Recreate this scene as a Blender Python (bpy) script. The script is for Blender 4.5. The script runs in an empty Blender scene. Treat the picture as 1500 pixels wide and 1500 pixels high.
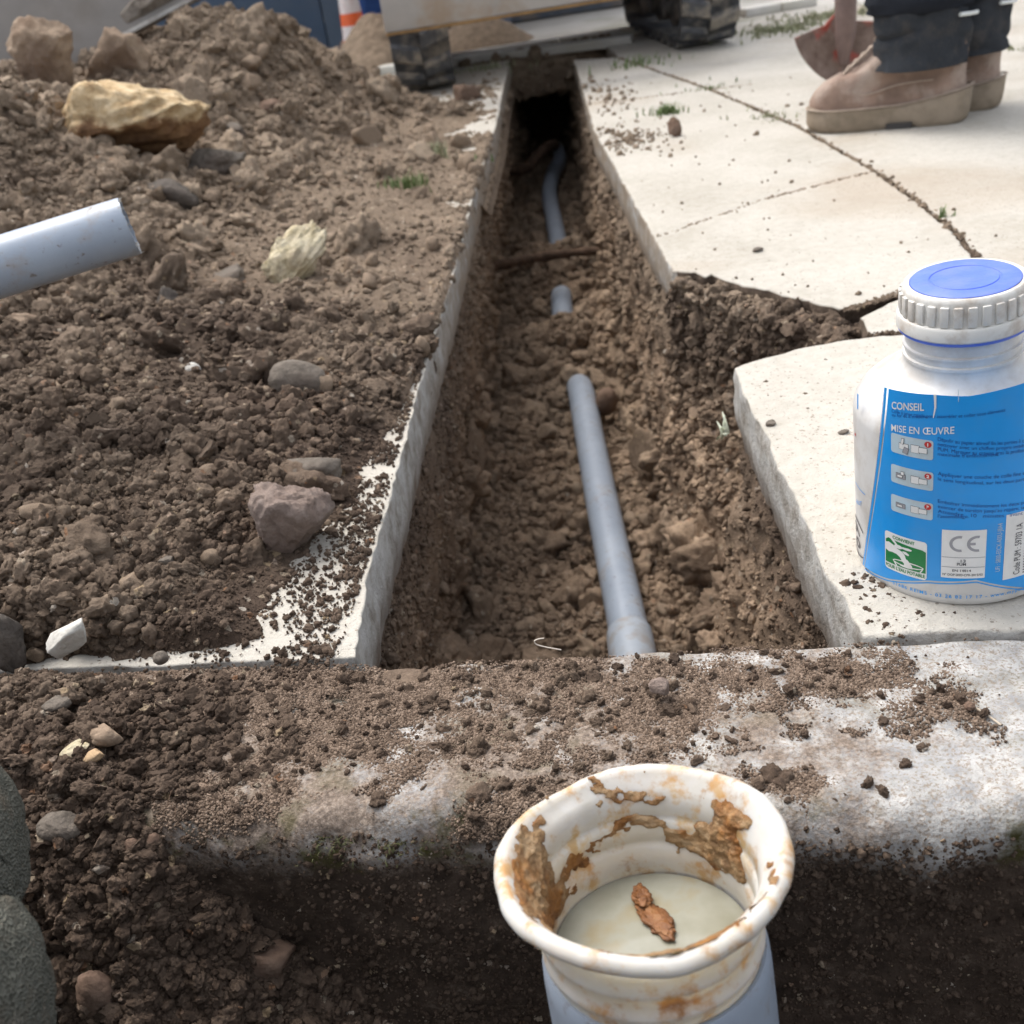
import bpy, bmesh, math, random
import numpy as np
from mathutils import Vector, Matrix, Euler, Quaternion
from mathutils.geometry import tessellate_polygon

random.seed(7)
rng = np.random.default_rng(11)
scene = bpy.context.scene
COL = scene.collection
PI = math.pi
rad = math.radians

# ------------------------------------------------------------------ camera
CAM_H, PITCH, ROLL, FPX = 0.42, 29.6, 9.0, 1500.0
RC = Matrix.Rotation(rad(90 - PITCH), 3, 'X') @ Matrix.Rotation(rad(-ROLL), 3, 'Z')
CC = Vector((0, 0, CAM_H))
cam_data = bpy.data.cameras.new('camera')
cam = bpy.data.objects.new('camera', cam_data)
COL.objects.link(cam)
cam.matrix_world = Matrix.Translation(CC) @ RC.to_4x4()
cam_data.sensor_width = 36
cam_data.lens = 36
cam_data.clip_start = 0.02
cam_data.clip_end = 1500
cam_data.dof.use_dof = True
cam_data.dof.focus_distance = 0.66
cam_data.dof.aperture_fstop = 11.5
scene.camera = cam


def ray(px, py):
    return (RC @ Vector(((px - 750) / FPX, -(py - 750) / FPX, -1.0)))


def at_z(px, py, z=0.0):
    d = ray(px, py)
    return CC + d * ((z - CC.z) / d.z)


def at_y(px, py, Y):
    d = ray(px, py)
    return CC + d * (Y / d.y)


def at_d(px, py, dist):
    return CC + ray(px, py) * dist


# ------------------------------------------------------------------ noise
def _hash(ix, iy, iz, seed):
    n = (ix * 374761393 + iy * 668265263 + iz * 2147483647 + seed * 1274126177) & 0xFFFFFFFF
    n = ((n ^ (n >> 13)) * 1274126177) & 0xFFFFFFFF
    n = ((n ^ (n >> 16)) * 2246822519) & 0xFFFFFFFF
    return ((n ^ (n >> 15)) & 0xFFFFFF) / float(0xFFFFFF) * 2 - 1


def vnoise(x, y, z, seed=0):
    x, y, z = np.broadcast_arrays(np.asarray(x, float), np.asarray(y, float), np.asarray(z, float))
    fx, fy, fz = np.floor(x), np.floor(y), np.floor(z)
    ix, iy, iz = fx.astype(np.int64), fy.astype(np.int64), fz.astype(np.int64)
    u, v, w = x - fx, y - fy, z - fz
    u, v, w = u * u * (3 - 2 * u), v * v * (3 - 2 * v), w * w * (3 - 2 * w)
    r = 0
    for a in (0, 1):
        for b in (0, 1):
            for c in (0, 1):
                r = r + _hash(ix + a, iy + b, iz + c, seed) * (u if a else 1 - u) * (v if b else 1 - v) * (w if c else 1 - w)
    return r


def fbm(x, y, z, octaves=4, seed=0, gain=0.5):
    r, a, s = 0, 1.0, 0
    for o in range(octaves):
        k = 2.03 ** o
        r = r + a * vnoise(x * k + 17.3 * o, y * k - 9.1 * o, z * k + 3.7 * o, seed + o)
        s += a
        a *= gain
    return r / s


def lumps(x, y, seed=0):
    """rounded crumb relief: distance to jittered cell points, 0..1 domes"""
    fx, fy = np.floor(x), np.floor(y)
    best = np.full(np.shape(x), 9.0)
    for a in (-1, 0, 1):
        for b in (-1, 0, 1):
            ix, iy = (fx + a).astype(np.int64), (fy + b).astype(np.int64)
            px = ix + .5 + .45 * _hash(ix, iy, ix * 0, seed)
            py = iy + .5 + .45 * _hash(ix, iy, ix * 0 + 5, seed)
            rr = .62 + .28 * _hash(ix, iy, ix * 0 + 9, seed)
            d = np.hypot(px - x, py - y) / rr
            best = np.minimum(best, d)
    return np.sqrt(np.clip(1 - best * best, 0, 1))


# ------------------------------------------------------------------ object helpers
def tag(o, label=None, cat=None, group=None, kind=None):
    if label: o['label'] = label
    if cat: o['category'] = cat
    if group: o['group'] = group
    if kind: o['kind'] = kind
    return o


def empty(name, loc, label, cat, rz=0.0, group=None):
    o = bpy.data.objects.new(name, None)
    o.empty_display_size = .05
    COL.objects.link(o)
    o.location = loc
    o.rotation_euler = (0, 0, rz)
    return tag(o, label, cat, group)


def link(name, me, mat, parent=None):
    o = bpy.data.objects.new(name, me)
    COL.objects.link(o)
    if mat is not None and not len(me.materials):
        me.materials.append(mat)
    if parent is not None:
        o.parent = parent
    return o


def from_np(name, V, F, mat, parent=None, smooth=True):
    me = bpy.data.meshes.new(name)
    V = np.asarray(V, dtype=np.float32)
    F = np.asarray(F, dtype=np.int32)
    k = F.shape[1]
    me.vertices.add(len(V))
    me.vertices.foreach_set('co', V.ravel())
    me.loops.add(F.size)
    me.loops.foreach_set('vertex_index', F.ravel())
    me.polygons.add(len(F))
    me.polygons.foreach_set('loop_start', np.arange(0, F.size, k, dtype=np.int32))
    me.polygons.foreach_set('loop_total', np.full(len(F), k, dtype=np.int32))
    me.update(calc_edges=True)
    me.validate()
    if smooth:
        me.polygons.foreach_set('use_smooth', np.ones(len(me.polygons), dtype=bool))
    return link(name, me, mat, parent)


def grid_faces(nu, nv, wrap_u=False):
    i = np.arange(nu if wrap_u else nu - 1)
    j = np.arange(nv - 1)
    I, J = np.meshgrid(i, j, indexing='ij')
    I2 = (I + 1) % nu
    return np.stack([I * nv + J, I2 * nv + J, I2 * nv + J + 1, I * nv + J + 1], -1).reshape(-1, 4)


class MB:
    """collects shapes into ONE mesh"""
    def __init__(s):
        s.bm = bmesh.new()

    def box(s, c, d, rot=None, bev=0.0):
        r = bmesh.ops.create_cube(s.bm, size=1)
        vs = r['verts']
        M = Matrix.Translation(c) @ (rot.to_4x4() if rot is not None else Matrix()) @ Matrix.Diagonal((d[0], d[1], d[2], 1))
        bmesh.ops.transform(s.bm, matrix=M, verts=vs)
        if bev > 0:
            es = list({e for v in vs for e in v.link_edges})
            bmesh.ops.bevel(s.bm, geom=es, offset=bev, segments=2, affect='EDGES', profile=.5)
        return s

    def tube(s, pts, r, n=12, cap=True):
        pts = [Vector(p) for p in pts]
        rs = r if isinstance(r, (list, tuple)) else [r] * len(pts)
        rings = []
        up = None
        for i, p in enumerate(pts):
            t = (pts[min(i + 1, len(pts) - 1)] - pts[max(i - 1, 0)]).normalized()
            if up is None:
                up = t.orthogonal().normalized()
            up = (up - t * up.dot(t)).normalized()
            b = t.cross(up)
            rings.append([s.bm.verts.new(p + (up * math.cos(a) + b * math.sin(a)) * rs[i]) for a in [2 * PI * k / n for k in range(n)]])
        for i in range(len(rings) - 1):
            for k in range(n):
                s.bm.faces.new((rings[i][k], rings[i][(k + 1) % n], rings[i + 1][(k + 1) % n], rings[i + 1][k]))
        if cap:
            s.bm.faces.new(rings[0][::-1]); s.bm.faces.new(rings[-1])
        return s

    def lathe(s, prof, n=48, M=None, cap0=False, cap1=False):
        rings = []
        for r, z in prof:
            ring = []
            for k in range(n):
                a = 2 * PI * k / n
                v = Vector((r * math.cos(a), r * math.sin(a), z))
                ring.append(s.bm.verts.new(M @ v if M is not None else v))
            rings.append(ring)
        for i in range(len(rings) - 1):
            for k in range(n):
                s.bm.faces.new((rings[i][k], rings[i][(k + 1) % n], rings[i + 1][(k + 1) % n], rings[i + 1][k]))
        if cap0: s.bm.faces.new(rings[0][::-1])
        if cap1: s.bm.faces.new(rings[-1])
        return s

    def prism(s, poly, M, depth):
        """poly in local xy, extruded along local z from 0 to depth"""
        a = [s.bm.verts.new(M @ Vector((x, y, 0))) for x, y in poly]
        b = [s.bm.verts.new(M @ Vector((x, y, depth))) for x, y in poly]
        s.bm.faces.new(a[::-1]); s.bm.faces.new(b)
        n = len(poly)
        for i in range(n):
            s.bm.faces.new((a[i], a[(i + 1) % n], b[(i + 1) % n], b[i]))
        return s

    def loft(s, rings, cap=True, closed=True):
        R = [[s.bm.verts.new(p) for p in ring] for ring in rings]
        n = len(R[0])
        for i in range(len(R) - 1):
            for k in range(n if closed else n - 1):
                s.bm.faces.new((R[i][k], R[i][(k + 1) % n], R[i + 1][(k + 1) % n], R[i + 1][k]))
        if cap:
            s.bm.faces.new(R[0][::-1]); s.bm.faces.new(R[-1])
        return s

    def build(s, name, mat, parent=None, smooth=True, sharp=40):
        bmesh.ops.recalc_face_normals(s.bm, faces=s.bm.faces)
        me = bpy.data.meshes.new(name)
        s.bm.to_mesh(me); s.bm.free()
        if smooth:
            for p in me.polygons: p.use_smooth = True
            try: me.set_sharp_from_angle(angle=rad(sharp))
            except Exception: pass
        return link(name, me, mat, parent)


# ------------------------------------------------------------------ materials
class NT:
    def __init__(s, name):
        s.m = bpy.data.materials.new(name)
        s.m.use_nodes = True
        s.t = s.m.node_tree
        s.b = s.t.nodes['Principled BSDF']

    def n(s, typ, **kw):
        nd = s.t.nodes.new(typ)
        for k, v in kw.items():
            if k.startswith('i_'):
                nd.inputs[int(k[2:])].default_value = v
            else:
                setattr(nd, k, v)
        return nd

    def l(s, a, b):
        s.t.links.new(a, b)

    def pos(s):
        return s.n('ShaderNodeNewGeometry').outputs['Position']

    def objco(s):
        return s.n('ShaderNodeTexCoord').outputs['Object']

    def noise(s, co, scale, detail=4, rough=.55, dist=0.0):
        nd = s.n('ShaderNodeTexNoise')
        s.l(co, nd.inputs['Vector'])
        nd.inputs['Scale'].default_value = scale
        nd.inputs['Detail'].default_value = detail
        nd.inputs['Roughness'].default_value = rough
        nd.inputs['Distortion'].default_value = dist
        return nd.outputs['Fac']

    def vor(s, co, scale, out='Distance', feat='F1'):
        nd = s.n('ShaderNodeTexVoronoi', feature=feat)
        s.l(co, nd.inputs['Vector'])
        nd.inputs['Scale'].default_value = scale
        return nd.outputs[out]

    def ramp(s, fac, stops):
        nd = s.n('ShaderNodeValToRGB')
        s.l(fac, nd.inputs[0])
        els = nd.color_ramp.elements
        while len(els) < len(stops): els.new(.5)
        for e, (p, c) in zip(els, stops):
            e.position = p
            e.color = (c, c, c, 1) if isinstance(c, (int, float)) else (*c, 1)
        return nd.outputs[0]

    def rng(s, v, a, b, c=0.0, d=1.0):
        nd = s.n('ShaderNodeMapRange')
        s.l(v, nd.inputs[0])
        for i, x in enumerate((a, b, c, d)): nd.inputs[i + 1].default_value = x
        return nd.outputs[0]

    def mix(s, fac, a, b, mode='MIX'):
        nd = s.n('ShaderNodeMix', data_type='RGBA', blend_type=mode)
        for sock, v in ((nd.inputs[0], fac), (nd.inputs[6], a), (nd.inputs[7], b)):
            if isinstance(v, (int, float)): sock.default_value = v
            elif isinstance(v, tuple): sock.default_value = (*v, 1)
            else: s.l(v, sock)
        return nd.outputs[2]

    def math(s, op, a, b=0.0, clamp=False):
        nd = s.n('ShaderNodeMath', operation=op, use_clamp=clamp)
        for i, v in enumerate((a, b)):
            if isinstance(v, (int, float)): nd.inputs[i].default_value = v
            else: s.l(v, nd.inputs[i])
        return nd.outputs[0]

    def sep(s, co):
        nd = s.n('ShaderNodeSeparateXYZ')
        s.l(co, nd.inputs[0])
        return nd.outputs

    def col(s, c):
        if isinstance(c, tuple): s.b.inputs['Base Color'].default_value = (*c, 1)
        else: s.l(c, s.b.inputs['Base Color'])
        return s

    def rough(s, r):
        if isinstance(r, (int, float)): s.b.inputs['Roughness'].default_value = r
        else: s.l(r, s.b.inputs['Roughness'])
        return s

    def spec(s, v):
        s.b.inputs['Specular IOR Level'].default_value = v
        return s

    def bump(s, h, strength=.5, dist=.002):
        nd = s.n('ShaderNodeBump')
        nd.inputs['Strength'].default_value = strength
        nd.inputs['Distance'].default_value = dist
        s.l(h, nd.inputs['Height'])
        s.l(nd.outputs[0], s.b.inputs['Normal'])
        return s


M = {}


def flat(name, c, r=.5, var=.0, bump=0, scale=80, spec=.5, dirt=None, dirt_amt=.5, dirt_scale=12):
    k = NT(name)
    co = k.objco()
    base = c
    if var:
        n = k.noise(co, scale, 5)
        lo = tuple(x * (1 - var) for x in c); hi = tuple(min(1, x * (1 + var)) for x in c)
        base = k.ramp(n, [(.3, lo), (.7, hi)])
    if dirt:
        n2 = k.noise(co, dirt_scale, 6, .62)
        f = k.math('MULTIPLY', k.rng(n2, .46, .62), dirt_amt)
        base = k.mix(f, base, dirt)
    k.col(base).rough(r).spec(spec)
    if bump:
        k.bump(k.noise(co, scale * 2, 5), bump, .002)
    M[name] = k.m
    return k.m


# soil: one material, drier with distance along the site, some haze put into that paler tone, more clay low in the trench
k = NT('soil')
co = k.pos()
xyz = k.sep(co)
n1 = k.noise(co, 9, 5, .6)
n2 = k.noise(co, 130, 5, .65)
rnd = k.n('ShaderNodeObjectInfo').outputs['Random']
tone = k.math('ADD', k.math('MULTIPLY', n2, .55), k.math('ADD', k.math('MULTIPLY', n1, .3), k.math('MULTIPLY', rnd, .22)))
moist = k.ramp(tone, [(.28, (.034, .022, .015)), (.5, (.086, .059, .042)), (.68, (.155, .111, .080)), (.9, (.25, .185, .135))])
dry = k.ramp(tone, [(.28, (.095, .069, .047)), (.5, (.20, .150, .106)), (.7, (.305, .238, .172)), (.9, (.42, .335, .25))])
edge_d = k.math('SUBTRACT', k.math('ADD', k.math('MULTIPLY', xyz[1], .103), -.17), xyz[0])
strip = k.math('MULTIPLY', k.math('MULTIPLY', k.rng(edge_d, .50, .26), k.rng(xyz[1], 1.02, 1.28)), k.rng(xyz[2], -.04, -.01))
dry_haze = k.math('ADD', k.math('MULTIPLY', strip, .30), k.math('ADD', k.rng(xyz[1], .9, 1.9), k.math('MULTIPLY', k.rng(k.noise(co, 3.6, 5, .6), .35, .65, -.5, .5), .9)), True)
damp = k.rng(k.noise(co, 5.5, 4, .6), .40, .58)
moist = k.mix(k.math('MULTIPLY', damp, .42), moist, (.040, .027, .019))
base = k.mix(dry_haze, moist, dry)
clay = k.ramp(tone, [(.25, (.10, .068, .045)), (.5, (.245, .174, .118)), (.75, (.40, .295, .203)), (.95, (.52, .395, .275))])
clayf = k.math('MULTIPLY', k.rng(xyz[2], -.06, -.2), k.rng(k.noise(co, 5, 4), .35, .6, .35, 1.0), True)
infar = k.rng(xyz[1], .5, .75)
base = k.mix(k.math('MULTIPLY', clayf, infar), base, clay)
# stray pale / ochre / reddish grains
vc = k.n('ShaderNodeTexVoronoi'); k.l(co, vc.inputs['Vector']); vc.inputs['Scale'].default_value = 210
vsep = k.n('ShaderNodeSeparateColor'); k.l(vc.outputs['Color'], vsep.inputs[0])
g1 = k.math('GREATER_THAN', vsep.outputs[0], .965)
grain = k.ramp(vsep.outputs[1], [(.0, (.30, .22, .13)), (.45, (.33, .28, .22)), (.75, (.20, .10, .05)), (1, (.42, .38, .32))])
base = k.mix(k.math('MULTIPLY', g1, .75), base, grain)
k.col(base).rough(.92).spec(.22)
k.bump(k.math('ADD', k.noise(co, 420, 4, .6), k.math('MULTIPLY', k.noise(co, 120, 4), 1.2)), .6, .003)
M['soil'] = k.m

# pit soil: dark brown
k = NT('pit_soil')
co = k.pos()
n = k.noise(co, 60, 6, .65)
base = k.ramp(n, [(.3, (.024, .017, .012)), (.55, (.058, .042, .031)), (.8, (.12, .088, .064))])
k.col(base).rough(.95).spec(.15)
k.bump(k.noise(co, 220, 5), .7, .004)
M['pit_soil'] = k.m

# pale weathered paving concrete
k = NT('paving_concrete')
co = k.pos()
blot = k.noise(co, 4.5, 6, .6)
fine = k.noise(co, 70, 6, .65)
base = k.ramp(k.math('ADD', k.math('MULTIPLY', blot, .6), k.math('MULTIPLY', fine, .4)), [(.32, (.36, .33, .275)), (.5, (.46, .43, .375)), (.66, (.53, .50, .445))])
streak = k.noise(k.n('ShaderNodeMapping', vector_type='POINT').outputs[0], 3, 5) if False else k.noise(co, 2.1, 5, .5, .6)
base = k.mix(k.math('MULTIPLY', k.rng(streak, .53, .68), .55), base, (.36, .29, .215))
pit = k.vor(co, 130)
pitm = k.math('MULTIPLY', k.math('LESS_THAN', pit, .15), k.rng(k.noise(co, 24, 3), .40, .55))
base = k.mix(k.math('MULTIPLY', pitm, .7), base, (.18, .15, .12))
grit = k.math('MULTIPLY', k.rng(k.noise(co, 230, 3, .7), .60, .66), k.rng(k.noise(co, 9, 5), .38, .58))
base = k.mix(k.math('MULTIPLY', grit, .75), base, (.22, .17, .125))
# sides of the slab: grey cut faces stained with soil
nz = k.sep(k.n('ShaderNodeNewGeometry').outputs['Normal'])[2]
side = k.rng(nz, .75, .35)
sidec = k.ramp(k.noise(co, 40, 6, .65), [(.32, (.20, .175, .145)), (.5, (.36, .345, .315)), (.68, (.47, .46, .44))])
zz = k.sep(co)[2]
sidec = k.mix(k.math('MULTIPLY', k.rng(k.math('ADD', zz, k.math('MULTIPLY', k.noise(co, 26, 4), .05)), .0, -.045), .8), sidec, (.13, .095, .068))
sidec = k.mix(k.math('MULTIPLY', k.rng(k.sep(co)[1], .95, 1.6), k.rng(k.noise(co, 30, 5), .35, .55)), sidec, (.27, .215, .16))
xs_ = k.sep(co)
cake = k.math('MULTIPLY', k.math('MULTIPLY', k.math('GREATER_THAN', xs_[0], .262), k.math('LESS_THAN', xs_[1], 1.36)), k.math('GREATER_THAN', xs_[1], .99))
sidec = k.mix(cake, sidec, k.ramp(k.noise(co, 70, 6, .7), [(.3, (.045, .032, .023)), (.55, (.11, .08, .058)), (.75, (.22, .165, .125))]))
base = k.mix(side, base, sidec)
k.col(base).rough(.9).spec(.25)
k.bump(k.math('ADD', k.math('ADD', k.noise(co, 320, 4, .7), k.math('MULTIPLY', k.noise(co, 60, 5), 1.5)), k.math('MULTIPLY', pitm, -1.6)), .8, .0022)
M['paving_concrete'] = k.m

# beam: grey-white mortar with a film of brown soil, bluish weathered spots, moss at the front lip
k = NT('beam_concrete')
co = k.pos()
xyz = k.sep(co)
wh = k.ramp(k.noise(co, 55, 6, .65), [(.3, (.24, .24, .24)), (.5, (.40, .39, .37)), (.68, (.54, .525, .50))])
blue = k.rng(k.noise(co, 19, 5), .5, .64)
wh = k.mix(k.math('MULTIPLY', blue, .5), wh, (.27, .28, .295))
xm = k.math('ADD', k.rng(xyz[0], .12, .27, .0, -.30), k.rng(xyz[0], -.12, -.3, 0, .15))
sp_ = k.noise(co, 480, 3, .7)
wh = k.mix(k.rng(sp_, .5, .62), wh, (.27, .225, .18))
film = k.rng(k.math('ADD', k.math('ADD', k.noise(co, 15, 6, .68), k.math('MULTIPLY', k.noise(co, 90, 4), .3)), xm), .50, .68)
brown = k.ramp(k.noise(co, 330, 5, .7), [(.34, (.085, .062, .047)), (.5, (.19, .145, .112)), (.66, (.33, .265, .21))])
base = k.mix(k.math('MULTIPLY', film, .93), wh, brown)
moss = k.math('MULTIPLY', k.rng(k.noise(co, 28, 5), .52, .62), k.rng(xyz[2], .004, -.012))
base = k.mix(moss, base, (.075, .068, .022))
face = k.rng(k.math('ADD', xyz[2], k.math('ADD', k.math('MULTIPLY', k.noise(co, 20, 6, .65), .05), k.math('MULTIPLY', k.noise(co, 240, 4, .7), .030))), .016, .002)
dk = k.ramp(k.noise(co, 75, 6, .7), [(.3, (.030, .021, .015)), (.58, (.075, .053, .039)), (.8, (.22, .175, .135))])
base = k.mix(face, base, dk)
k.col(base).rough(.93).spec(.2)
k.bump(k.math('ADD', k.noise(co, 380, 4, .7), k.math('MULTIPLY', k.noise(co, 110, 5), 1.3)), .7, .0022)
M['beam_concrete'] = k.m

# ground of the yard
k = NT('yard')
co = k.pos()
base = k.ramp(k.noise(co, 1.7, 7, .62), [(.32, (.30, .275, .235)), (.55, (.43, .41, .37)), (.72, (.52, .50, .46))])
base = k.mix(k.math('MULTIPLY', k.rng(k.noise(co, 3.2, 6), .54, .66), .6), base, (.16, .17, .085))
k.col(base).rough(.92).spec(.2)
k.bump(k.noise(co, 60, 5), .5, .006)
M['yard'] = k.m


def rock_mat(name, lo, mid, hi, stain, scale=26, stain_amt=.7, bump=.7):
    k = NT(name)
    co = k.objco()
    base = k.ramp(k.noise(co, scale, 6, .65), [(.3, lo), (.52, mid), (.72, hi)])
    f = k.rng(k.noise(co, scale * .45, 6, .6), .48, .6)
    base = k.mix(k.math('MULTIPLY', f, stain_amt), base, stain)
    k.col(base).rough(.9).spec(.2)
    k.bump(k.math('ADD', k.noise(co, scale * 5, 5, .7), k.math('MULTIPLY', k.noise(co, scale * 1.4, 4), 2)), bump, .004)
    M[name] = k.m
    return k.m


rock_mat('stone_ochre', (.20, .115, .06), (.47, .335, .20), (.66, .53, .35), (.15, .085, .052), 16, .8)
rock_mat('stone_tan', (.16, .105, .07), (.30, .225, .16), (.42, .32, .22), (.11, .07, .05), 18, .7)
rock_mat('stone_yellow', (.30, .24, .13), (.58, .51, .36), (.70, .65, .52), (.22, .15, .08), 40, .55)
rock_mat('stone_grey', (.09, .075, .06), (.165, .14, .115), (.25, .22, .185), (.075, .055, .042), 24, .7)
rock_mat('stone_dark', (.05, .042, .036), (.10, .085, .072), (.18, .155, .13), (.05, .038, .03), 30, .6)
rock_mat('stone_pinkgrey', (.15, .11, .09), (.25, .195, .165), (.36, .30, .26), (.15, .105, .08), 45, .6)
rock_mat('stone_white', (.36, .34, .30), (.55, .53, .48), (.68, .66, .62), (.24, .19, .14), 50, .35, .4)
rock_mat('stone_brown', (.10, .065, .045), (.19, .125, .09), (.28, .20, .15), (.08, .055, .04), 34, .5, .5)
rock_mat('stone_gravel', (.14, .10, .07), (.27, .20, .14), (.42, .34, .25), (.10, .07, .05), 60, .5, .4)
rock_mat('root_bark', (.05, .032, .022), (.105, .066, .044), (.19, .125, .085), (.045, .03, .02), 60, .5, .9)


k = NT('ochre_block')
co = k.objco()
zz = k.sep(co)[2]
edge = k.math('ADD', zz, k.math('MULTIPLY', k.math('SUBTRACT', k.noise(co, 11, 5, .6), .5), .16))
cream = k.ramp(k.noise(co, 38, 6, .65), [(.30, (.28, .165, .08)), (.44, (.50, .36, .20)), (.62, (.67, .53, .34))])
lower_tone = k.ramp(k.noise(co, 22, 6, .65), [(.3, (.11, .058, .032)), (.5, (.24, .135, .068)), (.72, (.42, .26, .13))])
k.col(k.mix(k.rng(edge, .004, .020), lower_tone, cream)).rough(.9).spec(.2)  # dark brown below, cream above, split by height and noise
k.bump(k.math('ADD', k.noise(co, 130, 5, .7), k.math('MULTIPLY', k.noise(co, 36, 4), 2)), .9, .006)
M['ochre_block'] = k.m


# grey PVC
k = NT('grey_pvc')
co = k.objco()
base = k.ramp(k.noise(co, 22, 5), [(.3, (.265, .305, .365)), (.7, (.325, .37, .43))])
dust = k.rng(k.noise(co, 30, 6, .7), .55, .72)
base = k.mix(k.math('MULTIPLY', dust, .62), base, (.30, .25, .20))
spat = k.math('MULTIPLY', k.rng(k.noise(co, 120, 5, .7), .60, .66), k.rng(k.noise(co, 14, 4), .42, .6))
base = k.mix(k.math('MULTIPLY', spat, .8), base, (.13, .095, .07))
k.col(base).rough(k.rng(dust, 0, 1, .33, .65)).spec(.5)
k.bump(k.noise(co, 300, 3), .08, .001)
M['grey_pvc'] = k.m
flat('grey_pvc_socket', (.335, .375, .425), .4, .1, 0, 30, .5, (.28, .235, .19), .6, 40)
flat('pvc_bore', (.19, .20, .22), .5)

# milky plastic sleeve, stained with clay
k = NT('milky_plastic')
co = k.objco()
base = k.ramp(k.noise(co, 30, 4), [(.3, (.46, .44, .395)), (.7, (.57, .56, .54))])
st = k.rng(k.math('ADD', k.noise(co, 42, 6, .68), k.math('MULTIPLY', k.noise(co, 160, 4), .22)), .61, .74)
oc = k.ramp(k.noise(co, 55, 5), [(.32, (.20, .085, .025)), (.5, (.42, .22, .055)), (.7, (.48, .36, .20))])
base = k.mix(k.math('MULTIPLY', st, .9), base, oc)
soft = k.rng(k.noise(co, 17, 4), .45, .7)
base = k.mix(k.math('MULTIPLY', soft, .5), base, (.40, .31, .20))
k.col(base).rough(.5).spec(.35)
k.b.inputs['Subsurface Weight'].default_value = .5
k.b.inputs['Subsurface Radius'].default_value = (.012, .010, .007)
k.b.inputs['Subsurface Scale'].default_value = 1.0
k.bump(k.noise(co, 90, 4), .18, .0015)
M['milky_plastic'] = k.m
k = NT('clay_smear')
co = k.objco()
c1 = k.ramp(k.noise(co, 120, 6, .6), [(.28, (.11, .052, .02)), (.5, (.24, .145, .065)), (.75, (.38, .28, .17))])
c2 = k.ramp(k.noise(co, 150, 6, .6), [(.3, (.10, .036, .008)), (.6, (.25, .105, .022)), (.8, (.37, .21, .06))])
k.col(k.mix(k.rng(k.noise(co, 45, 4), .45, .58), c1, c2)).rough(.65).spec(.4)
k.bump(k.math('ADD', k.noise(co, 260, 5), k.math('MULTIPLY', k.noise(co, 90, 4), 1.5)), .8, .003)
M['clay_smear'] = k.m
k = NT('rust_mud')
co = k.objco()
k.col(k.ramp(k.noise(co, 140, 6, .6), [(.3, (.09, .032, .008)), (.55, (.19, .072, .018)), (.8, (.29, .14, .05))])).rough(.55)
k.bump(k.noise(co, 260, 5), .6, .003)
M['rust_mud'] = k.m
k = NT('murky_water')
co = k.objco()
base = k.ramp(k.noise(co, 26, 5), [(.35, (.22, .21, .155)), (.6, (.29, .285, .23)), (.8, (.27, .20, .09))])
k.col(base).rough(.09).spec(.5)
M['murky_water'] = k.m

# bottle
flat('bottle_white', (.60, .59, .57), .36, .05, 0, 30, .5, (.36, .30, .23), .5, 22)
flat('cap_white', (.62, .605, .565), .45, .05, 0, 40, .5, (.33, .25, .18), .6, 45)
flat('cap_blue', (.085, .155, .58), .5, .06, .15, 120, .5, (.2, .24, .5), .35, 40)
flat('label_blue', (.018, .32, .80), .30, .05, 0, 22, .5, (.10, .30, .60), .25, 30)
flat('label_navy', (.012, .075, .30), .35)
flat('label_pale', (.50, .63, .70), .34, .04, 0, 60, .5, (.36, .33, .26), .3, 60)
flat('label_white', (.78, .78, .76), .35, .02, 0, 60, .5, (.5, .46, .4), .2, 50)
flat('label_green', (.012, .20, .055), .35, .05)
flat('label_dark', (.06, .06, .07), .4)
flat('label_grey', (.34, .34, .36), .4)
flat('label_red', (.55, .04, .035), .4)

# metals, rubber, cloth
flat('blade_paint', (.44, .41, .375), .55, .10, .2, 14, .4, (.36, .255, .16), .7, 6)
flat('blade_edge', (.30, .17, .06), .6, .2, .3, 40)
flat('digger_frame', (.060, .072, .090), .55, .2, .2, 20, .4, (.20, .16, .12), .55, 9)
flat('digger_body', (.50, .20, .025), .4, .08, 0, 20, .5)
flat('digger_cab', (.05, .055, .06), .3)
k = NT('track_rubber')
co = k.objco()
base = k.ramp(k.noise(co, 30, 5), [(.3, (.028, .030, .034)), (.7, (.065, .068, .075))])
mud = k.rng(k.noise(co, 14, 6, .6), .46, .6)
base = k.mix(k.math('MULTIPLY', mud, .55), base, (.26, .23, .19))
k.col(base).rough(.75).spec(.3)
k.bump(k.noise(co, 90, 5), .4, .006)
M['track_rubber'] = k.m
flat('lug_rubber', (.085, .088, .095), .75, .3, .4, 40, .3, (.34, .30, .245), .8, 17)
flat('wheel_steel', (.07, .065, .06), .6, .3, .4, 40, .4, (.17, .13, .10), .6, 20)
k = NT('shovel_blade')
co = k.objco()
base = k.ramp(k.noise(co, 40, 6, .65), [(.3, (.13, .085, .065)), (.55, (.21, .15, .12)), (.75, (.28, .22, .185))])
base = k.mix(k.math('MULTIPLY', k.rng(k.noise(co, 15, 4, .5), .5, .58), .8), base, (.40, .055, .035))
k.col(base).rough(.6).spec(.35)
k.bump(k.noise(co, 150, 5), .4, .002)
M['shovel_blade'] = k.m
flat('shovel_steel', (.17, .115, .10), .55, .2, .2, 40)
flat('ash_wood', (.40, .27, .15), .6, .25, .2, 30)


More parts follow.
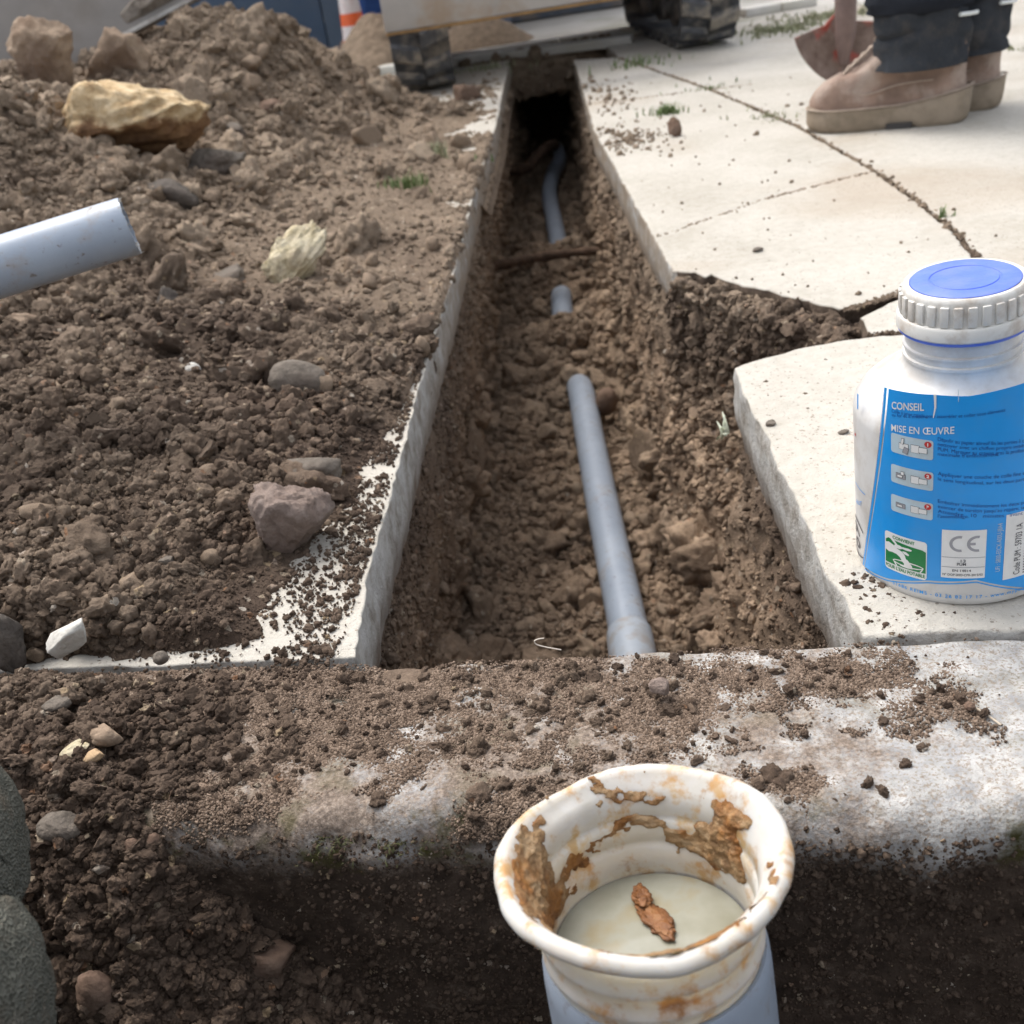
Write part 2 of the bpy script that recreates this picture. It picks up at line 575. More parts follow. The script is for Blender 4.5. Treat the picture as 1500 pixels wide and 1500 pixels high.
def cloth(name, c1, c2, weave=900, dirt=None, damt=.4):
    k = NT(name)
    co = k.objco()
    cell = k.vor(co, weave)
    tone = k.math('ADD', k.math('MULTIPLY', k.noise(co, 18, 6, .65), .7), k.math('MULTIPLY', cell, .62))
    base = k.ramp(tone, [(.35, c1), (.75, c2)])
    if dirt:
        base = k.mix(k.math('MULTIPLY', k.rng(k.noise(co, 26, 6, .7), .50, .64), damt), base, dirt)
        sp = k.math('MULTIPLY', k.rng(k.noise(co, weave * .35, 3, .7), .60, .68), k.rng(k.noise(co, 30, 3), .42, .6))
        base = k.mix(k.math('MULTIPLY', sp, damt), base, tuple(min(1, x * 1.5) for x in dirt))
    k.col(base).rough(.95).spec(.08)
    k.bump(k.math('ADD', cell, k.math('MULTIPLY', k.noise(co, 60, 5), 1.5)), 1.0, .0026)
    M[name] = k.m


cloth('navy_cloth', (.036, .040, .047), (.066, .072, .082), 900, (.15, .13, .11), .4)
cloth('navy_dark', (.020, .023, .030), (.034, .038, .048), 900)
cloth('blue_cloth', (.025, .065, .24), (.06, .13, .36), 500)
cloth('knee_cloth', (.044, .045, .037), (.145, .145, .122), 720, (.15, .125, .095), .7)
flat('boot_leather', (.235, .162, .125), .8, .3, .9, 22, .2, (.37, .30, .25), .75, 17)
flat('boot_sole', (.225, .18, .13), .8, .15, .4, 50, .25, (.36, .29, .22), .5, 16)
flat('boot_lace', (.34, .27, .215), .9, .2)
flat('boot_grip', (.05, .045, .042), .8)
flat('reflective', (.62, .64, .62), .5)
flat('skin', (.50, .30, .21), .55)
flat('hair', (.04, .025, .015), .7)
flat('jacket_grey', (.12, .125, .13), .9, .2)
flat('wall_blue', (.052, .085, .135), .5, .08, .1, 6, .4, (.11, .12, .13), .25, 4)
flat('wall_blue_light', (.075, .105, .145), .5, .08)
flat('dark_void', (.012, .013, .016), .7)  # near black: shade of the open doorway's interior put into the colour
flat('rail_grey', (.12, .15, .20), .5)
flat('cone_orange', (.78, .13, .03), .5, .08)
flat('cone_white', (.74, .68, .66), .45, .05, 0, 20, .5, (.6, .35, .3), .3, 30)
flat('panel_grey', (.235, .215, .195), .75, .10, .2, 9, .3, (.16, .135, .11), .45, 7)
flat('panel_edge', (.36, .34, .31), .8, .15, .3, 40, .3, (.17, .13, .10), .7, 18)
flat('kerb_stone', (.60, .58, .54), .9, .12, .3, 20, .2, (.40, .38, .30), .5, 5)
flat('sand_pile', (.23, .175, .125), .95, .25, .6, 40, .15)
flat('grass_green', (.12, .17, .055), .7, .35, 0, 60)
flat('grass_pale', (.25, .26, .15), .7, .3, 0, 60)
flat('stem_white', (.55, .58, .45), .6)
flat('moss', (.055, .058, .018), .9, .4, 0, 90)
flat('fibre_pale', (.62, .55, .46), .7)
flat('straw', (.50, .42, .32), .8)

# ------------------------------------------------------------------ clods (instanced crumbs)
def ico(sub):
    bm = bmesh.new()
    bmesh.ops.create_icosphere(bm, subdivisions=sub, radius=1)
    V = np.array([v.co[:] for v in bm.verts]); F = np.array([[v.index for v in f.verts] for f in bm.faces])
    bm.free()
    return V, F


ICO = {i: ico(i) for i in (2, 3, 4, 5)}


def clod_variants(tagname, mat, n, sub, rough_amp, cuts):
    coll = bpy.data.collections.new(tagname)
    for i in range(n):
        V, F = ICO[sub]
        P = V * (1 + rough_amp * fbm(V[:, 0] * 1.3 + 31 * i, V[:, 1] * 1.3, V[:, 2] * 1.3, 2, i)[:, None])
        bil = 1 - np.abs(vnoise(V[:, 0] * 2.6 + 7 * i, V[:, 1] * 2.6, V[:, 2] * 2.6, 50 + i)) * 2
        bil2 = 1 - np.abs(vnoise(V[:, 0] * 6 + 3 * i, V[:, 1] * 6, V[:, 2] * 6, 70 + i)) * 2
        bil3 = 1 - np.abs(vnoise(V[:, 0] * 13 + 3 * i, V[:, 1] * 13, V[:, 2] * 13, 90 + i)) * 2
        P = P * (1 + rough_amp * (.5 * bil + .30 * bil2 + (.22 if sub > 3 else .06) * bil3)[:, None])
        for c in range(cuts):
            nrm = rng.normal(size=3); nrm /= np.linalg.norm(nrm)
            d = P @ nrm - rng.uniform(.5, .8)
            P = P - np.clip(d, 0, None)[:, None] * nrm
        P = P * rng.uniform(.75, 1.15, 3)
        me = bpy.data.meshes.new(tagname)
        me.from_pydata(P.tolist(), [], F.tolist())
        for p in me.polygons: p.use_smooth = True
        me.materials.append(mat)
        o = bpy.data.objects.new(tagname, me)
        coll.objects.link(o)
    return coll


CL_SOIL = clod_variants('soil_crumb', M['soil'], 12, 3, .52, 0)
CL_BIG = clod_variants('soil_clod', M['soil'], 8, 4, .50, 1)
CL_GRAV = clod_variants('gravel_pebble', M['stone_gravel'], 6, 3, .22, 4)


k = NT('dusty_grain')
co = k.pos()
tone = k.math('ADD', k.math('MULTIPLY', k.noise(co, 160, 4), .6), k.math('MULTIPLY', k.n('ShaderNodeObjectInfo').outputs['Random'], .45))
k.col(k.ramp(tone, [(.25, (.065, .045, .032)), (.5, (.145, .104, .076)), (.75, (.26, .195, .147))])).rough(.95).spec(.15)
k.bump(k.noise(co, 700, 3), .5, .001)
M['dusty_grain'] = k.m
CL_DUST = clod_variants('dust_grain', M['dusty_grain'], 8, 2, .45, 0)


def inst_tree(coll):
    t = bpy.data.node_groups.new('crumbs', 'GeometryNodeTree')
    t.interface.new_socket('Geometry', in_out='INPUT', socket_type='NodeSocketGeometry')
    t.interface.new_socket('Geometry', in_out='OUTPUT', socket_type='NodeSocketGeometry')
    gi = t.nodes.new('NodeGroupInput'); go = t.nodes.new('NodeGroupOutput')
    ip = t.nodes.new('GeometryNodeInstanceOnPoints')
    ci = t.nodes.new('GeometryNodeCollectionInfo')
    ci.inputs['Collection'].default_value = coll
    ci.inputs['Separate Children'].default_value = True
    ci.inputs['Reset Children'].default_value = True
    ip.inputs['Pick Instance'].default_value = True

    def attr(nm, typ):
        a = t.nodes.new('GeometryNodeInputNamedAttribute'); a.data_type = typ
        a.inputs['Name'].default_value = nm
        return a.outputs[0]
    t.links.new(gi.outputs[0], ip.inputs['Points'])
    t.links.new(ci.outputs[0], ip.inputs['Instance'])
    t.links.new(attr('idx', 'INT'), ip.inputs['Instance Index'])
    e2r = t.nodes.new('FunctionNodeEulerToRotation')
    t.links.new(attr('rot', 'FLOAT_VECTOR'), e2r.inputs[0])
    t.links.new(e2r.outputs[0], ip.inputs['Rotation'])
    t.links.new(attr('sc', 'FLOAT_VECTOR'), ip.inputs['Scale'])
    t.links.new(ip.outputs[0], go.inputs[0])
    return t


TREES = {}


def crumbs(name, P, S, coll, squash=.8):
    n = len(P)
    me = bpy.data.meshes.new(name)
    me.vertices.add(n)
    me.vertices.foreach_set('co', np.asarray(P, np.float32).ravel())
    a = me.attributes.new('idx', 'INT', 'POINT'); a.data.foreach_set('value', rng.integers(0, 1000, n).astype(np.int32) % len(coll.objects))
    a = me.attributes.new('rot', 'FLOAT_VECTOR', 'POINT'); a.data.foreach_set('vector', rng.uniform(0, 6.283, (n, 3)).astype(np.float32).ravel())
    sc = S[:, None] * rng.uniform(.7, 1.25, (n, 3))
    a = me.attributes.new('sc', 'FLOAT_VECTOR', 'POINT'); a.data.foreach_set('vector', sc.astype(np.float32).ravel())
    o = link(name, me, None)
    if coll.name not in TREES: TREES[coll.name] = inst_tree(coll)
    md = o.modifiers.new('crumbs', 'NODES'); md.node_group = TREES[coll.name]
    o['kind'] = 'stuff'
    return o


def two_crumbs(name, P, S, lim):
    b = S > lim
    crumbs(name, P[~b], S[~b], CL_SOIL)
    crumbs(name.replace('crumbs', 'clods'), P[b], S[b], CL_BIG)


def scatter(V, F, n, wfun, keep=None):
    """area-weighted random points on a quad mesh; returns points and normals"""
    a, b, c, d = (V[F[:, i]] for i in range(4))
    nr = np.cross(c - a, d - b)
    ar = np.linalg.norm(nr, axis=1) / 2
    ctr = (a + b + c + d) / 4
    w = ar * wfun(ctr)
    f = rng.choice(len(F), n, p=w / w.sum())
    u, v = rng.uniform(0, 1, n)[:, None], rng.uniform(0, 1, n)[:, None]
    P = a[f] * (1 - u) * (1 - v) + b[f] * u * (1 - v) + c[f] * u * v + d[f] * (1 - u) * v
    N = nr[f] / np.maximum(np.linalg.norm(nr[f], axis=1), 1e-9)[:, None]
    return P, N


def psize(n, lo, hi, p=2.2):
    """power-law sizes between lo and hi"""
    u = rng.uniform(0, 1, n)
    e = 1 - p
    return (lo ** e + u * (hi ** e - lo ** e)) ** (1 / e)

# ================================================================== SETTING
def sstep(x, a, b):
    t = np.clip((x - a) / (b - a), 0, 1)
    return t * t * (3 - 2 * t)


def XY(px, py, z=0.0):
    p = at_z(px, py, z)
    return (p.x, p.y)


LE = [XY(*p) for p in [(500, 968), (542, 830), (580, 700), (605, 600), (640, 485), (665, 400), (690, 300), (704, 255), (725, 190), (735, 140), (747, 88)]]
d0 = (Vector(LE[1]) - Vector(LE[0])).normalized()
LE = [tuple(Vector(LE[0]) - d0 * .14)] + LE
le_y = np.array([p[1] for p in LE]); le_x = np.array([p[0] for p in LE])


def left_edge(y):
    return np.interp(y, le_y, le_x)


# beam frame: e along the beam (to the right), n towards the camera
B0 = Vector(XY(800, 960)); B1 = Vector(XY(1500, 936)); B2 = Vector(XY(0, 992))
be = (B1 - B2).normalized()
bn = Vector((be.y, -be.x))
if bn.y > 0: bn = -bn


def EN(x, y):
    dx, dy = x - B0.x, y - B0.y
    return dx * be.x + dy * be.y, dx * bn.x + dy * bn.y


def W(e, n):
    return B0.x + e * be.x + n * bn.x, B0.y + e * be.y + n * bn.y


def px_en(px, py, z=0.0):
    x, y = XY(px, py, z)
    return EN(x, y)


E_CHIP = px_en(592, 985)[0]
N_FRONT = (px_en(400, 1170)[1] + px_en(1500, 1185)[1]) / 2
print('beam depth', N_FRONT, 'chip', E_CHIP)

# ---- ground: one sheet to the horizon with an opening for the works
def ring_sheet(name, hole, outer, z, mat):
    xs = [-outer, hole[0], hole[1], outer]; ys = [-outer, hole[2], hole[3], outer]
    V = [(x, y, z) for x in xs for y in ys]
    F = [[i * 4 + j, (i + 1) * 4 + j, (i + 1) * 4 + j + 1, i * 4 + j + 1] for i in range(3) for j in range(3) if (i, j) != (1, 1)]
    return from_np(name, V, F, mat, smooth=False)


Y_END = 3.98
g = ring_sheet('ground', (-3.3, 3.0, -1.6, Y_END + .06), 600, -.008, M['yard']); g['kind'] = 'structure'


# ---- paving slabs
def slab(name, poly, thick=.068, z0=0.0, mat='paving_concrete', jit=.0022, seed=0, step=.010, rnd=.002):
    pts = []
    n = len(poly)
    for i in range(n):
        a, b = Vector(poly[i]), Vector(poly[(i + 1) % n])
        m = max(1, min(160, int((b - a).length / step)))
        for q in range(m): pts.append(a.lerp(b, q / m))
    P = np.array([p[:] for p in pts])
    area = .5 * np.sum(P[:, 0] * np.roll(P[:, 1], -1) - np.roll(P[:, 0], -1) * P[:, 1])
    if area < 0: P = P[::-1]
    t = np.roll(P, -1, 0) - np.roll(P, 1, 0)
    t /= np.linalg.norm(t, axis=1)[:, None] + 1e-12
    N = np.stack([t[:, 1], -t[:, 0]], 1)
    levels = [(-rnd * 1.3, z0), (-rnd * .35, z0 - rnd * .35), (0, z0 - rnd * 1.3), (.0008, z0 - .012), (.0, z0 - .024), (.001, z0 - .038), (-.001, z0 - .052), (-.004, z0 - thick)]
    V = []
    for li, (o, z) in enumerate(levels):
        j = jit * fbm(P[:, 0] * 38, P[:, 1] * 38, z * 40, 3, seed) * 1.6 + jit * .9 * vnoise(P[:, 0] * 150, P[:, 1] * 150, z * 150, seed + 5) - (.006 if li < 3 else .001) * np.clip(vnoise(P[:, 0] * 70, P[:, 1] * 70, 1, seed + 7) - .45, 0, 1)
        Q = P + N * (o + j)[:, None]
        V.append(np.c_[Q, np.full(len(Q), z)])
    L, K = len(levels), len(P)
    F = []
    for li in range(L - 1):
        for q in range(K):
            F.append((li * K + q, (li + 1) * K + q, (li + 1) * K + (q + 1) % K, li * K + (q + 1) % K))
    top = [Vector((*v[:2], 0)) for v in V[0]]
    tri = tessellate_polygon([top])
    me = bpy.data.meshes.new(name)
    allF = F + [tuple(f) for f in tri]
    me.from_pydata(np.concatenate(V).tolist(), [], allF)
    bm = bmesh.new(); bm.from_mesh(me)
    bmesh.ops.recalc_face_normals(bm, faces=bm.faces)
    for f in bm.faces: f.smooth = len(f.verts) == 4
    bm.to_mesh(me); bm.free()
    o = link(name, me, M[mat]); o['kind'] = 'structure'
    return o


bl, br = W(-3.4, -.006), W(EN(*LE[0])[0], -.006)
slab('pavement', [br] + [(x + .0, y) for x, y in LE[2:]] + [(LE[-1][0] - .02, Y_END), (-3.3, Y_END), (-3.3, 1.2), bl], seed=1, jit=.0016, rnd=.0012)

J1 = [(905, 84), (1040, 131), (1170, 186), (1282, 250), (1335, 287), (1400, 338), (1440, 388), (1500, 452)]
off = lambda p, d: (p[0] + d[0], p[1] + d[1])
r9 = np.random.default_rng(3)
NOTCH = []
for f_ in np.linspace(.06, .96, 17):          # ragged broken edge of the far slab
    q_ = Vector(XY(990, 392)).lerp(Vector(XY(1230, 453)), f_)
    NOTCH.append((q_.x + r9.normal() * .0022, q_.y + r9.normal() * .0065 + .012 * math.sin(f_ * PI) * 0))
A_poly = [XY(845, 100), XY(870, 190), XY(925, 290), XY(985, 396)] + NOTCH + [XY(1230, 453), XY(1312, 430), XY(1432, 390)]
A_poly += [off(XY(*p), (-.004, -.001)) for p in J1[5::-1]]
A_poly = [off(XY(840, 88), (0, .0))] + A_poly
slab('pavement', A_poly, seed=2)
J1w = [off(XY(*p), (.004, .002)) for p in J1]
slab('pavement', J1w + [(2.0, J1w[-1][1] - .1), (3.0, 1.0), (3.0, Y_END), (J1w[0][0] + .02, Y_END)], seed=3)
# small slab between the three joints, and the loose near slab under the bottle
slab('pavement', [XY(1258, 462), XY(1320, 433), XY(1432, 395), off(J1w[-2], (-.008, -.006)), off(J1w[-1], (-.008, -.008)), (1.6, J1w[-1][1] - .14), (1.6, XY(1500, 478)[1] - .12), XY(1500, 478), XY(1275, 487)], seed=4, z0=-.002)
e_r = EN(*XY(1270, 940))[0]
C_poly = [W(e_r - .002, -.005), XY(1216, 850), XY(1150, 706), XY(1100, 600), XY(1075, 541), XY(1118, 527), XY(1180, 510), XY(1225, 502), XY(1290, 493), XY(1500, 485), (1.6, XY(1500, 485)[1] - .13), (2.6, .55), W(2.5, -.005)]
slab('pavement', C_poly, seed=5, thick=.075, jit=.0022, z0=.002, rnd=.002)
# soil bedding under the joints
bedV, bedF = [], []
def bed(pl, hw_, z):
    pl = [Vector((p[0], p[1])) for p in pl]
    for a, b in zip(pl[:-1], pl[1:]):
        t = (b - a).normalized(); nn = Vector((-t.y, t.x)) * hw_
        k0 = len(bedV)
        bedV.extend([(*(a - nn - t * .01), z), (*(b - nn + t * .01), z), (*(b + nn + t * .01), z), (*(a + nn - t * .01), z)]); bedF.append((k0, k0 + 1, k0 + 2, k0 + 3))
        z -= .0004
bed(J1w, .03, -.012)
bed([XY(1236, 455), XY(1312, 431), XY(1436, 391)], .02, -.020)
bed([XY(1270, 491), XY(1500, 481), (1.6, XY(1500, 481)[1] - .125)], .02, -.024)
from_np('soil_bed', bedV, bedF, M['soil'], smooth=False)['kind'] = 'structure'

# ---- trench
Ys = np.r_[np.linspace(.50, 1.7, 200), np.linspace(1.71, 4.7, 190)]


def lin(pts, y):
    pts = sorted(pts, key=lambda q: q[1])
    yy = np.array([p[1] for p in pts]); xx = np.array([p[0] for p in pts])
    x = np.interp(y, yy, xx)
    s0 = (xx[1] - xx[0]) / (yy[1] - yy[0]); s1 = (xx[-1] - xx[-2]) / (yy[-1] - yy[-2])
    x = np.where(y < yy[0], xx[0] + (y - yy[0]) * s0, x)
    return np.where(y > yy[-1], xx[-1] + (y - yy[-1]) * s1, x)


FZ = -.42
LT = left_edge(Ys) - .010
LT = np.where(Ys > le_y[-1], le_x[-1] + (Ys - le_y[-1]) * .07, LT)
LF = lin([XY(660, 935, FZ), XY(690, 700, FZ), XY(712, 520, FZ), XY(722, 400, FZ), XY(745, 290, FZ), XY(770, 222, FZ)], Ys)
RF = lin([XY(1015, 935, FZ), XY(955, 700, FZ), XY(905, 520, FZ), XY(885, 400, FZ), XY(862, 290, FZ), XY(845, 225, FZ)], Ys)
R2, ap, Am, R3 = XY(1075, 541), XY(1255, 466), XY(1108, 423), XY(985, 398)
st = [.3] + [XY(1270, 940)[1], XY(1216, 850)[1], XY(1150, 706)[1], R2[1], R2[1] + .055, R2[1] + .105, R2[1] + .16, R3[1]]
sx = [XY(1270, 940)[0] - .02] + [XY(1270, 940)[0], XY(1216, 850)[0], XY(1150, 706)[0], R2[0], XY(1150, 490)[0], ap[0], Am[0], R3[0]]
sy = [.3] + [XY(1270, 940)[1], XY(1216, 850)[1], XY(1150, 706)[1], R2[1], XY(1150, 490)[1], ap[1], Am[1], R3[1]]
far_r = [XY(925, 290), XY(870, 190), XY(845, 100)]
st += [p[1] for p in far_r]; sx += [p[0] for p in far_r]; sy += [p[1] for p in far_r]
RTx = np.interp(Ys, st, sx) + .010
RTx = np.where(Ys > st[-1], sx[-1] + .01 + (Ys - st[-1]) * .09, RTx)
RTy = np.where(Ys > st[-1], Ys, np.interp(Ys, st, sy))
TZ = -.064
TZR = np.interp(Ys, [R2[1] + .05, R2[1] + .095, R3[1] - .01, R3[1] + .03], [TZ, -.010, -.007, TZ])
INN = np.interp(Ys, [R2[1] + .06, R2[1] + .10, R3[1] - .005, R3[1] + .03], [0, 1, 1, 0])
RTx = RTx - INN * .016
RTy = RTy - INN * .012
nl, nf, nr_ = 52, 34, 60
rows = []
for i, y in enumerate(Ys):
    a = np.linspace(0, 1, nl)
    sh = .5 * a + .5 * sstep(a, 0, 1)
    lw = np.c_[LT[i] + (LF[i] - LT[i]) * (a ** 1.4), np.full(nl, y), TZ + (FZ - TZ) * a]
    b = np.linspace(0, 1, nf + 2)[1:-1]
    fw = np.c_[LF[i] + (RF[i] - LF[i]) * b, np.full(nf, y), np.full(nf, FZ) - .012 * np.sin(b * PI)]
    c = np.linspace(0, 1, nr_)
    rw = np.c_[RF[i] + (RTx[i] - RF[i]) * (c ** .9), y + (RTy[i] - y) * c, FZ + (TZR[i] - FZ) * c]
    # soil skirts out under the slabs at both rims
    l0 = np.array([[LT[i] - .09, y, TZ - .004]]); r0 = np.array([[RTx[i] + .09, RTy[i] + INN[i] * .05, TZ - .004]])
    rows.append(np.r_[l0, lw, fw, rw, r0])
TV = np.array(rows)
nc = TV.shape[1]
x, y, z = TV[..., 0], TV[..., 1], TV[..., 2]
ccx = (LF + RF)[:, None] / 2
hw = (RF - LF)[:, None] / 2 + .03
dep = np.clip((TZ - z) / (TZ - FZ), 0, 1)
dep = np.maximum(dep, (INN[:, None] * .3) * (np.arange(nc)[None] > nl + nf) * (np.arange(nc)[None] < nc - 2))
side = np.clip((x - ccx) / hw, -1, 1)
amp = sstep(dep, .0, .12)
big = fbm(x * 7, y * 7, z * 7, 4, 3)
med = fbm(x * 24, y * 24, z * 24, 3, 9)
fine = fbm(x * 75, y * 75, z * 75, 3, 14)
vert = fbm(x * 26, y * 26, z * 3.5, 4, 19)      # scraped vertical ribs left by the bucket
wallm = np.clip(np.abs(side) * 1.2, 0, 1) ** 2
dis = .022 * big + (.013 + .010 * (1 - wallm)) * med + .0055 * fine + .020 * vert * (dep < .97) * wallm
wallness = np.abs(side) ** 2
TV[..., 0] -= np.sign(side) * wallness * amp * (dis + .004)
TV[..., 2] += (1 - wallness) * amp * (dis * .9)
# humps of loose earth burying the pipe
pipe_px = [(930, 985), (925, 945), (912, 880), (893, 790), (875, 700), (858, 610), (850, 568), (838, 520), (825, 465), (822, 432), (818, 360), (811, 320), (805, 285), (810, 255), (820, 236), (818, 218)]
PZ = FZ + .032
pipe_w = [at_z(*p, PZ) for p in pipe_px]
pipe_w.insert(10, at_z(820, 398, PZ))
for i_, dz_ in ((6, -.004), (7, -.055), (8, -.016), (9, -.006), (10, -.060), (11, -.008)): pipe_w[i_].z += dz_


def hump(px, py, h, rx, ry):
    hx, hy = XY(px, py, FZ)
    g_ = h * np.exp(-((TV[..., 0] - hx) / rx) ** 2 - ((TV[..., 1] - hy) / ry) ** 2)
    TV[..., 2] += g_ * (dep > .5)


hump(838, 524, .080, .15, .165)
hump(900, 500, .035, .08, .15)
hump(818, 398, .080, .15, .130)
hump(760, 600, .018, .05, .15)
hump(950, 760, .03, .05, .15)
TF = grid_faces(len(Ys), nc)
TVf = TV.reshape(-1, 3)
tr = from_np('trench', TVf, TF, M['soil']); tr['kind'] = 'structure'


def trench_floor(X, Y):
    i = np.argmin(np.abs(Ys - Y)); j = 1 + nl + np.argmin(np.abs(TV[i, 1 + nl:1 + nl + nf, 0] - X))
    return TV[i, j, 2]


# earth bridge over the far end of the trench
u = np.linspace(0, 1, 60); v = np.linspace(0, 1, 50)
U, Vv = np.meshgrid(u, v, indexing='ij')
bx = .08 + U * .55
prof = np.interp(Vv, [0, .3, .55, .75, 1], [0, 0, -.05, -.13, -.13]); py_ = np.interp(Vv, [0, .3, .55, .75, 1], [.25, .02, .0, -.015, .6])
bz = prof + .012 * fbm(bx * 20, Vv * 6, 0, 3, 4) - .002
by = Y_END + py_ + .02 * fbm(bx * 15, Vv * 8, 3, 3, 8)
EB = np.stack([bx, by, bz], -1).reshape(-1, 3)
EBF = grid_faces(60, 50)
from_np('trench_end_soil', EB, EBF, M['soil'])['kind'] = 'structure'
from_np('trench_end_face', [(-.3, 4.62, -.6), (1.2, 4.62, -.6), (1.2, 4.62, -.02), (-.3, 4.62, -.02)], [(0, 1, 2, 3)], M['pit_soil'])['kind'] = 'structure'

# ---- concrete beam across the near end of the trench
ee = np.linspace(-1.05, .95, 520)
prof = []
for t in np.linspace(0, 1, 8): prof.append((-.0, -.11 + .106 * t))
for t in np.linspace(0.04, 1, 46): prof.append((t * (N_FRONT - .012), 0.0))
for t in np.linspace(.1, 1, 14): prof.append((N_FRONT - .012 + .026 * math.sin(t * PI / 2), -.026 * (1 - math.cos(t * PI / 2))))
for t in np.linspace(.05, 1, 40): prof.append((N_FRONT + .014 - .004 * t, -.026 - .36 * t))
prof = np.array(prof)
Eg, Ng = np.meshgrid(ee, prof[:, 0], indexing='ij')
Zg = np.broadcast_to(prof[:, 1], Eg.shape).copy()
fr = sstep(Ng, N_FRONT - .03, N_FRONT)
Ng = Ng + fr * (.010 * fbm(Eg * 11, Zg * 11, 0, 4, 21) + .004 * fbm(Eg * 60, Zg * 60, 0, 3, 22))
far = sstep(-Ng, -.012, .0)
Ng = Ng + far * .005 * fbm(Eg * 30, 0, 0, 4, 23)
topm = Zg > -.03
Zg = Zg + .0045 * fbm(Eg * 9, Ng * 9, 0, 4, 25) + .0016 * fbm(Eg * 60, Ng * 60, Zg * 60, 3, 26)
Zg -= topm * .011 * np.exp(-((Eg - E_CHIP) / .022) ** 2 - (Ng / .022) ** 2)
Zg -= topm * .006 * np.exp(-((Eg - E_CHIP + .03) / .05) ** 2 - (Ng / .04) ** 2)
# ragged broken lip at the right
Zg += .010 * sstep(Eg, .12, .22) * fr * fbm(Eg * 28, Ng * 28, 2, 3, 27)
bx, by = W(Eg, Ng)
BV = np.stack([bx, by, Zg], -1).reshape(-1, 3)
BF = grid_faces(len(ee), len(prof))
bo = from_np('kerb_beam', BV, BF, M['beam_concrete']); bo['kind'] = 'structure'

# ---- pit in front of the beam
e1 = np.linspace(-3.4, 3.2, 260); n1_ = np.r_[np.linspace(N_FRONT - .01, .5, 60), np.linspace(.52, 2.3, 60)]
Eg, Ng = np.meshgrid(e1, n1_, indexing='ij')
inside = sstep(-np.abs(Eg - .1), -.75, -.6) * sstep(-Ng, -1.15, -1.0)
pz = -.62 * inside - .004
pz = np.where(Ng < N_FRONT + .03, np.minimum(pz, -.36), pz)
pz += inside * (.03 * fbm(Eg * 6, Ng * 6, 0, 4, 31) + .012 * fbm(Eg * 40, Ng * 40, 0, 3, 32))
bx, by = W(Eg, Ng)
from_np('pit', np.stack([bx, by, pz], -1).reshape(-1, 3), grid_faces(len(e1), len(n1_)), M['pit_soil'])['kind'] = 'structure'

# ---- loose soil over the left slab, rising to the spoil heap
ctl = [(p[0], p[1], -.006) for p in LE]
for px, py, zz_ in [(430, 905, -.006), (480, 800, -.005), (530, 690, -.002), (560, 640, -.001), (400, 935, -.004), (445, 790, .001), (360, 880, .004), (300, 910, .020), (150, 965, .020), (0, 965, .03), (60, 850, .035),
                    (250, 760, .035), (100, 700, .05), (0, 640, .07), (350, 640, .042), (500, 620, .022), (560, 560, .016), (250, 560, .05), (420, 500, .035), (600, 440, .018), (625, 500, .010), (640, 350, .016), (628, 143, -.05), (670, 132, -.045), (640, 160, -.04), (600, 165, -.015), (700, 112, -.04),
                    (660, 270, .008), (100, 500, .075), (0, 500, .09), (300, 450, .05), (450, 400, .03), (550, 320, .02), (600, 230, .018), (650, 190, .008), (700, 150, -.01), (350, 360, .05), (230, 380, .06), (280, 330, .07), (100, 420, .09)]:
    p = at_z(px, py, zz_); ctl.append(p[:])
for px, py, Y in [(0, 118, 1.95), (90, 165, 2.0), (60, 230, 1.82), (0, 250, 1.72), (190, 238, 2.08), (300, 228, 2.12), (352, 22, 2.7), (300, 32, 2.66), (232, 72, 2.6), (150, 100, 2.6), (420, 34, 2.85),
                  (480, 76, 3.0), (540, 112, 3.15), (582, 138, 3.2), (350, 110, 2.5), (420, 130, 2.58), (500, 165, 2.8), (300, 170, 2.32), (450, 215, 2.35), (380, 195, 2.33), (560, 195, 2.65), (30, 120, 2.35), (-150, 120, 2.0), (-200, 300, 1.6)]:
    p = at_y(px, py, Y); ctl.append(p[:])
ctl += [(-1.0, 3.6, .06), (-.5, 3.75, .02), (-.15, 3.6, -.01), (-2, 3.6, .1), (-2.9, 2.5, .2), (-2.9, 1.2, .12), (-1.6, 2.7, .25), (-2.5, .75, .08), (-1.2, .72, .05)]
ctl = np.array(ctl)
D = np.linalg.norm(ctl[:, None, :2] - ctl[None, :, :2], axis=2)
nC = len(ctl)
Amat = np.zeros((nC + 3, nC + 3)); Amat[:nC, :nC] = D + np.eye(nC) * -.01
Amat[:nC, nC] = 1; Amat[:nC, nC + 1:] = ctl[:, :2]; Amat[nC, :nC] = 1; Amat[nC + 1:, :nC] = ctl[:, :2].T
sol = np.linalg.solve(Amat, np.r_[ctl[:, 2], 0, 0, 0])


def Hbase(x, y):
    x, y = np.asarray(x, float), np.asarray(y, float)
    r = sol[nC] + sol[nC + 1] * x + sol[nC + 2] * y
    for i in range(nC):
        r = r + sol[i] * np.hypot(x - ctl[i, 0], y - ctl[i, 1])
    return r


def compact(x, y):
    return sstep(y, 1.08, 1.35) * (1 - sstep(y, 2.6, 3.0)) * (1 - sstep(left_edge(y) - x, .26, .46))


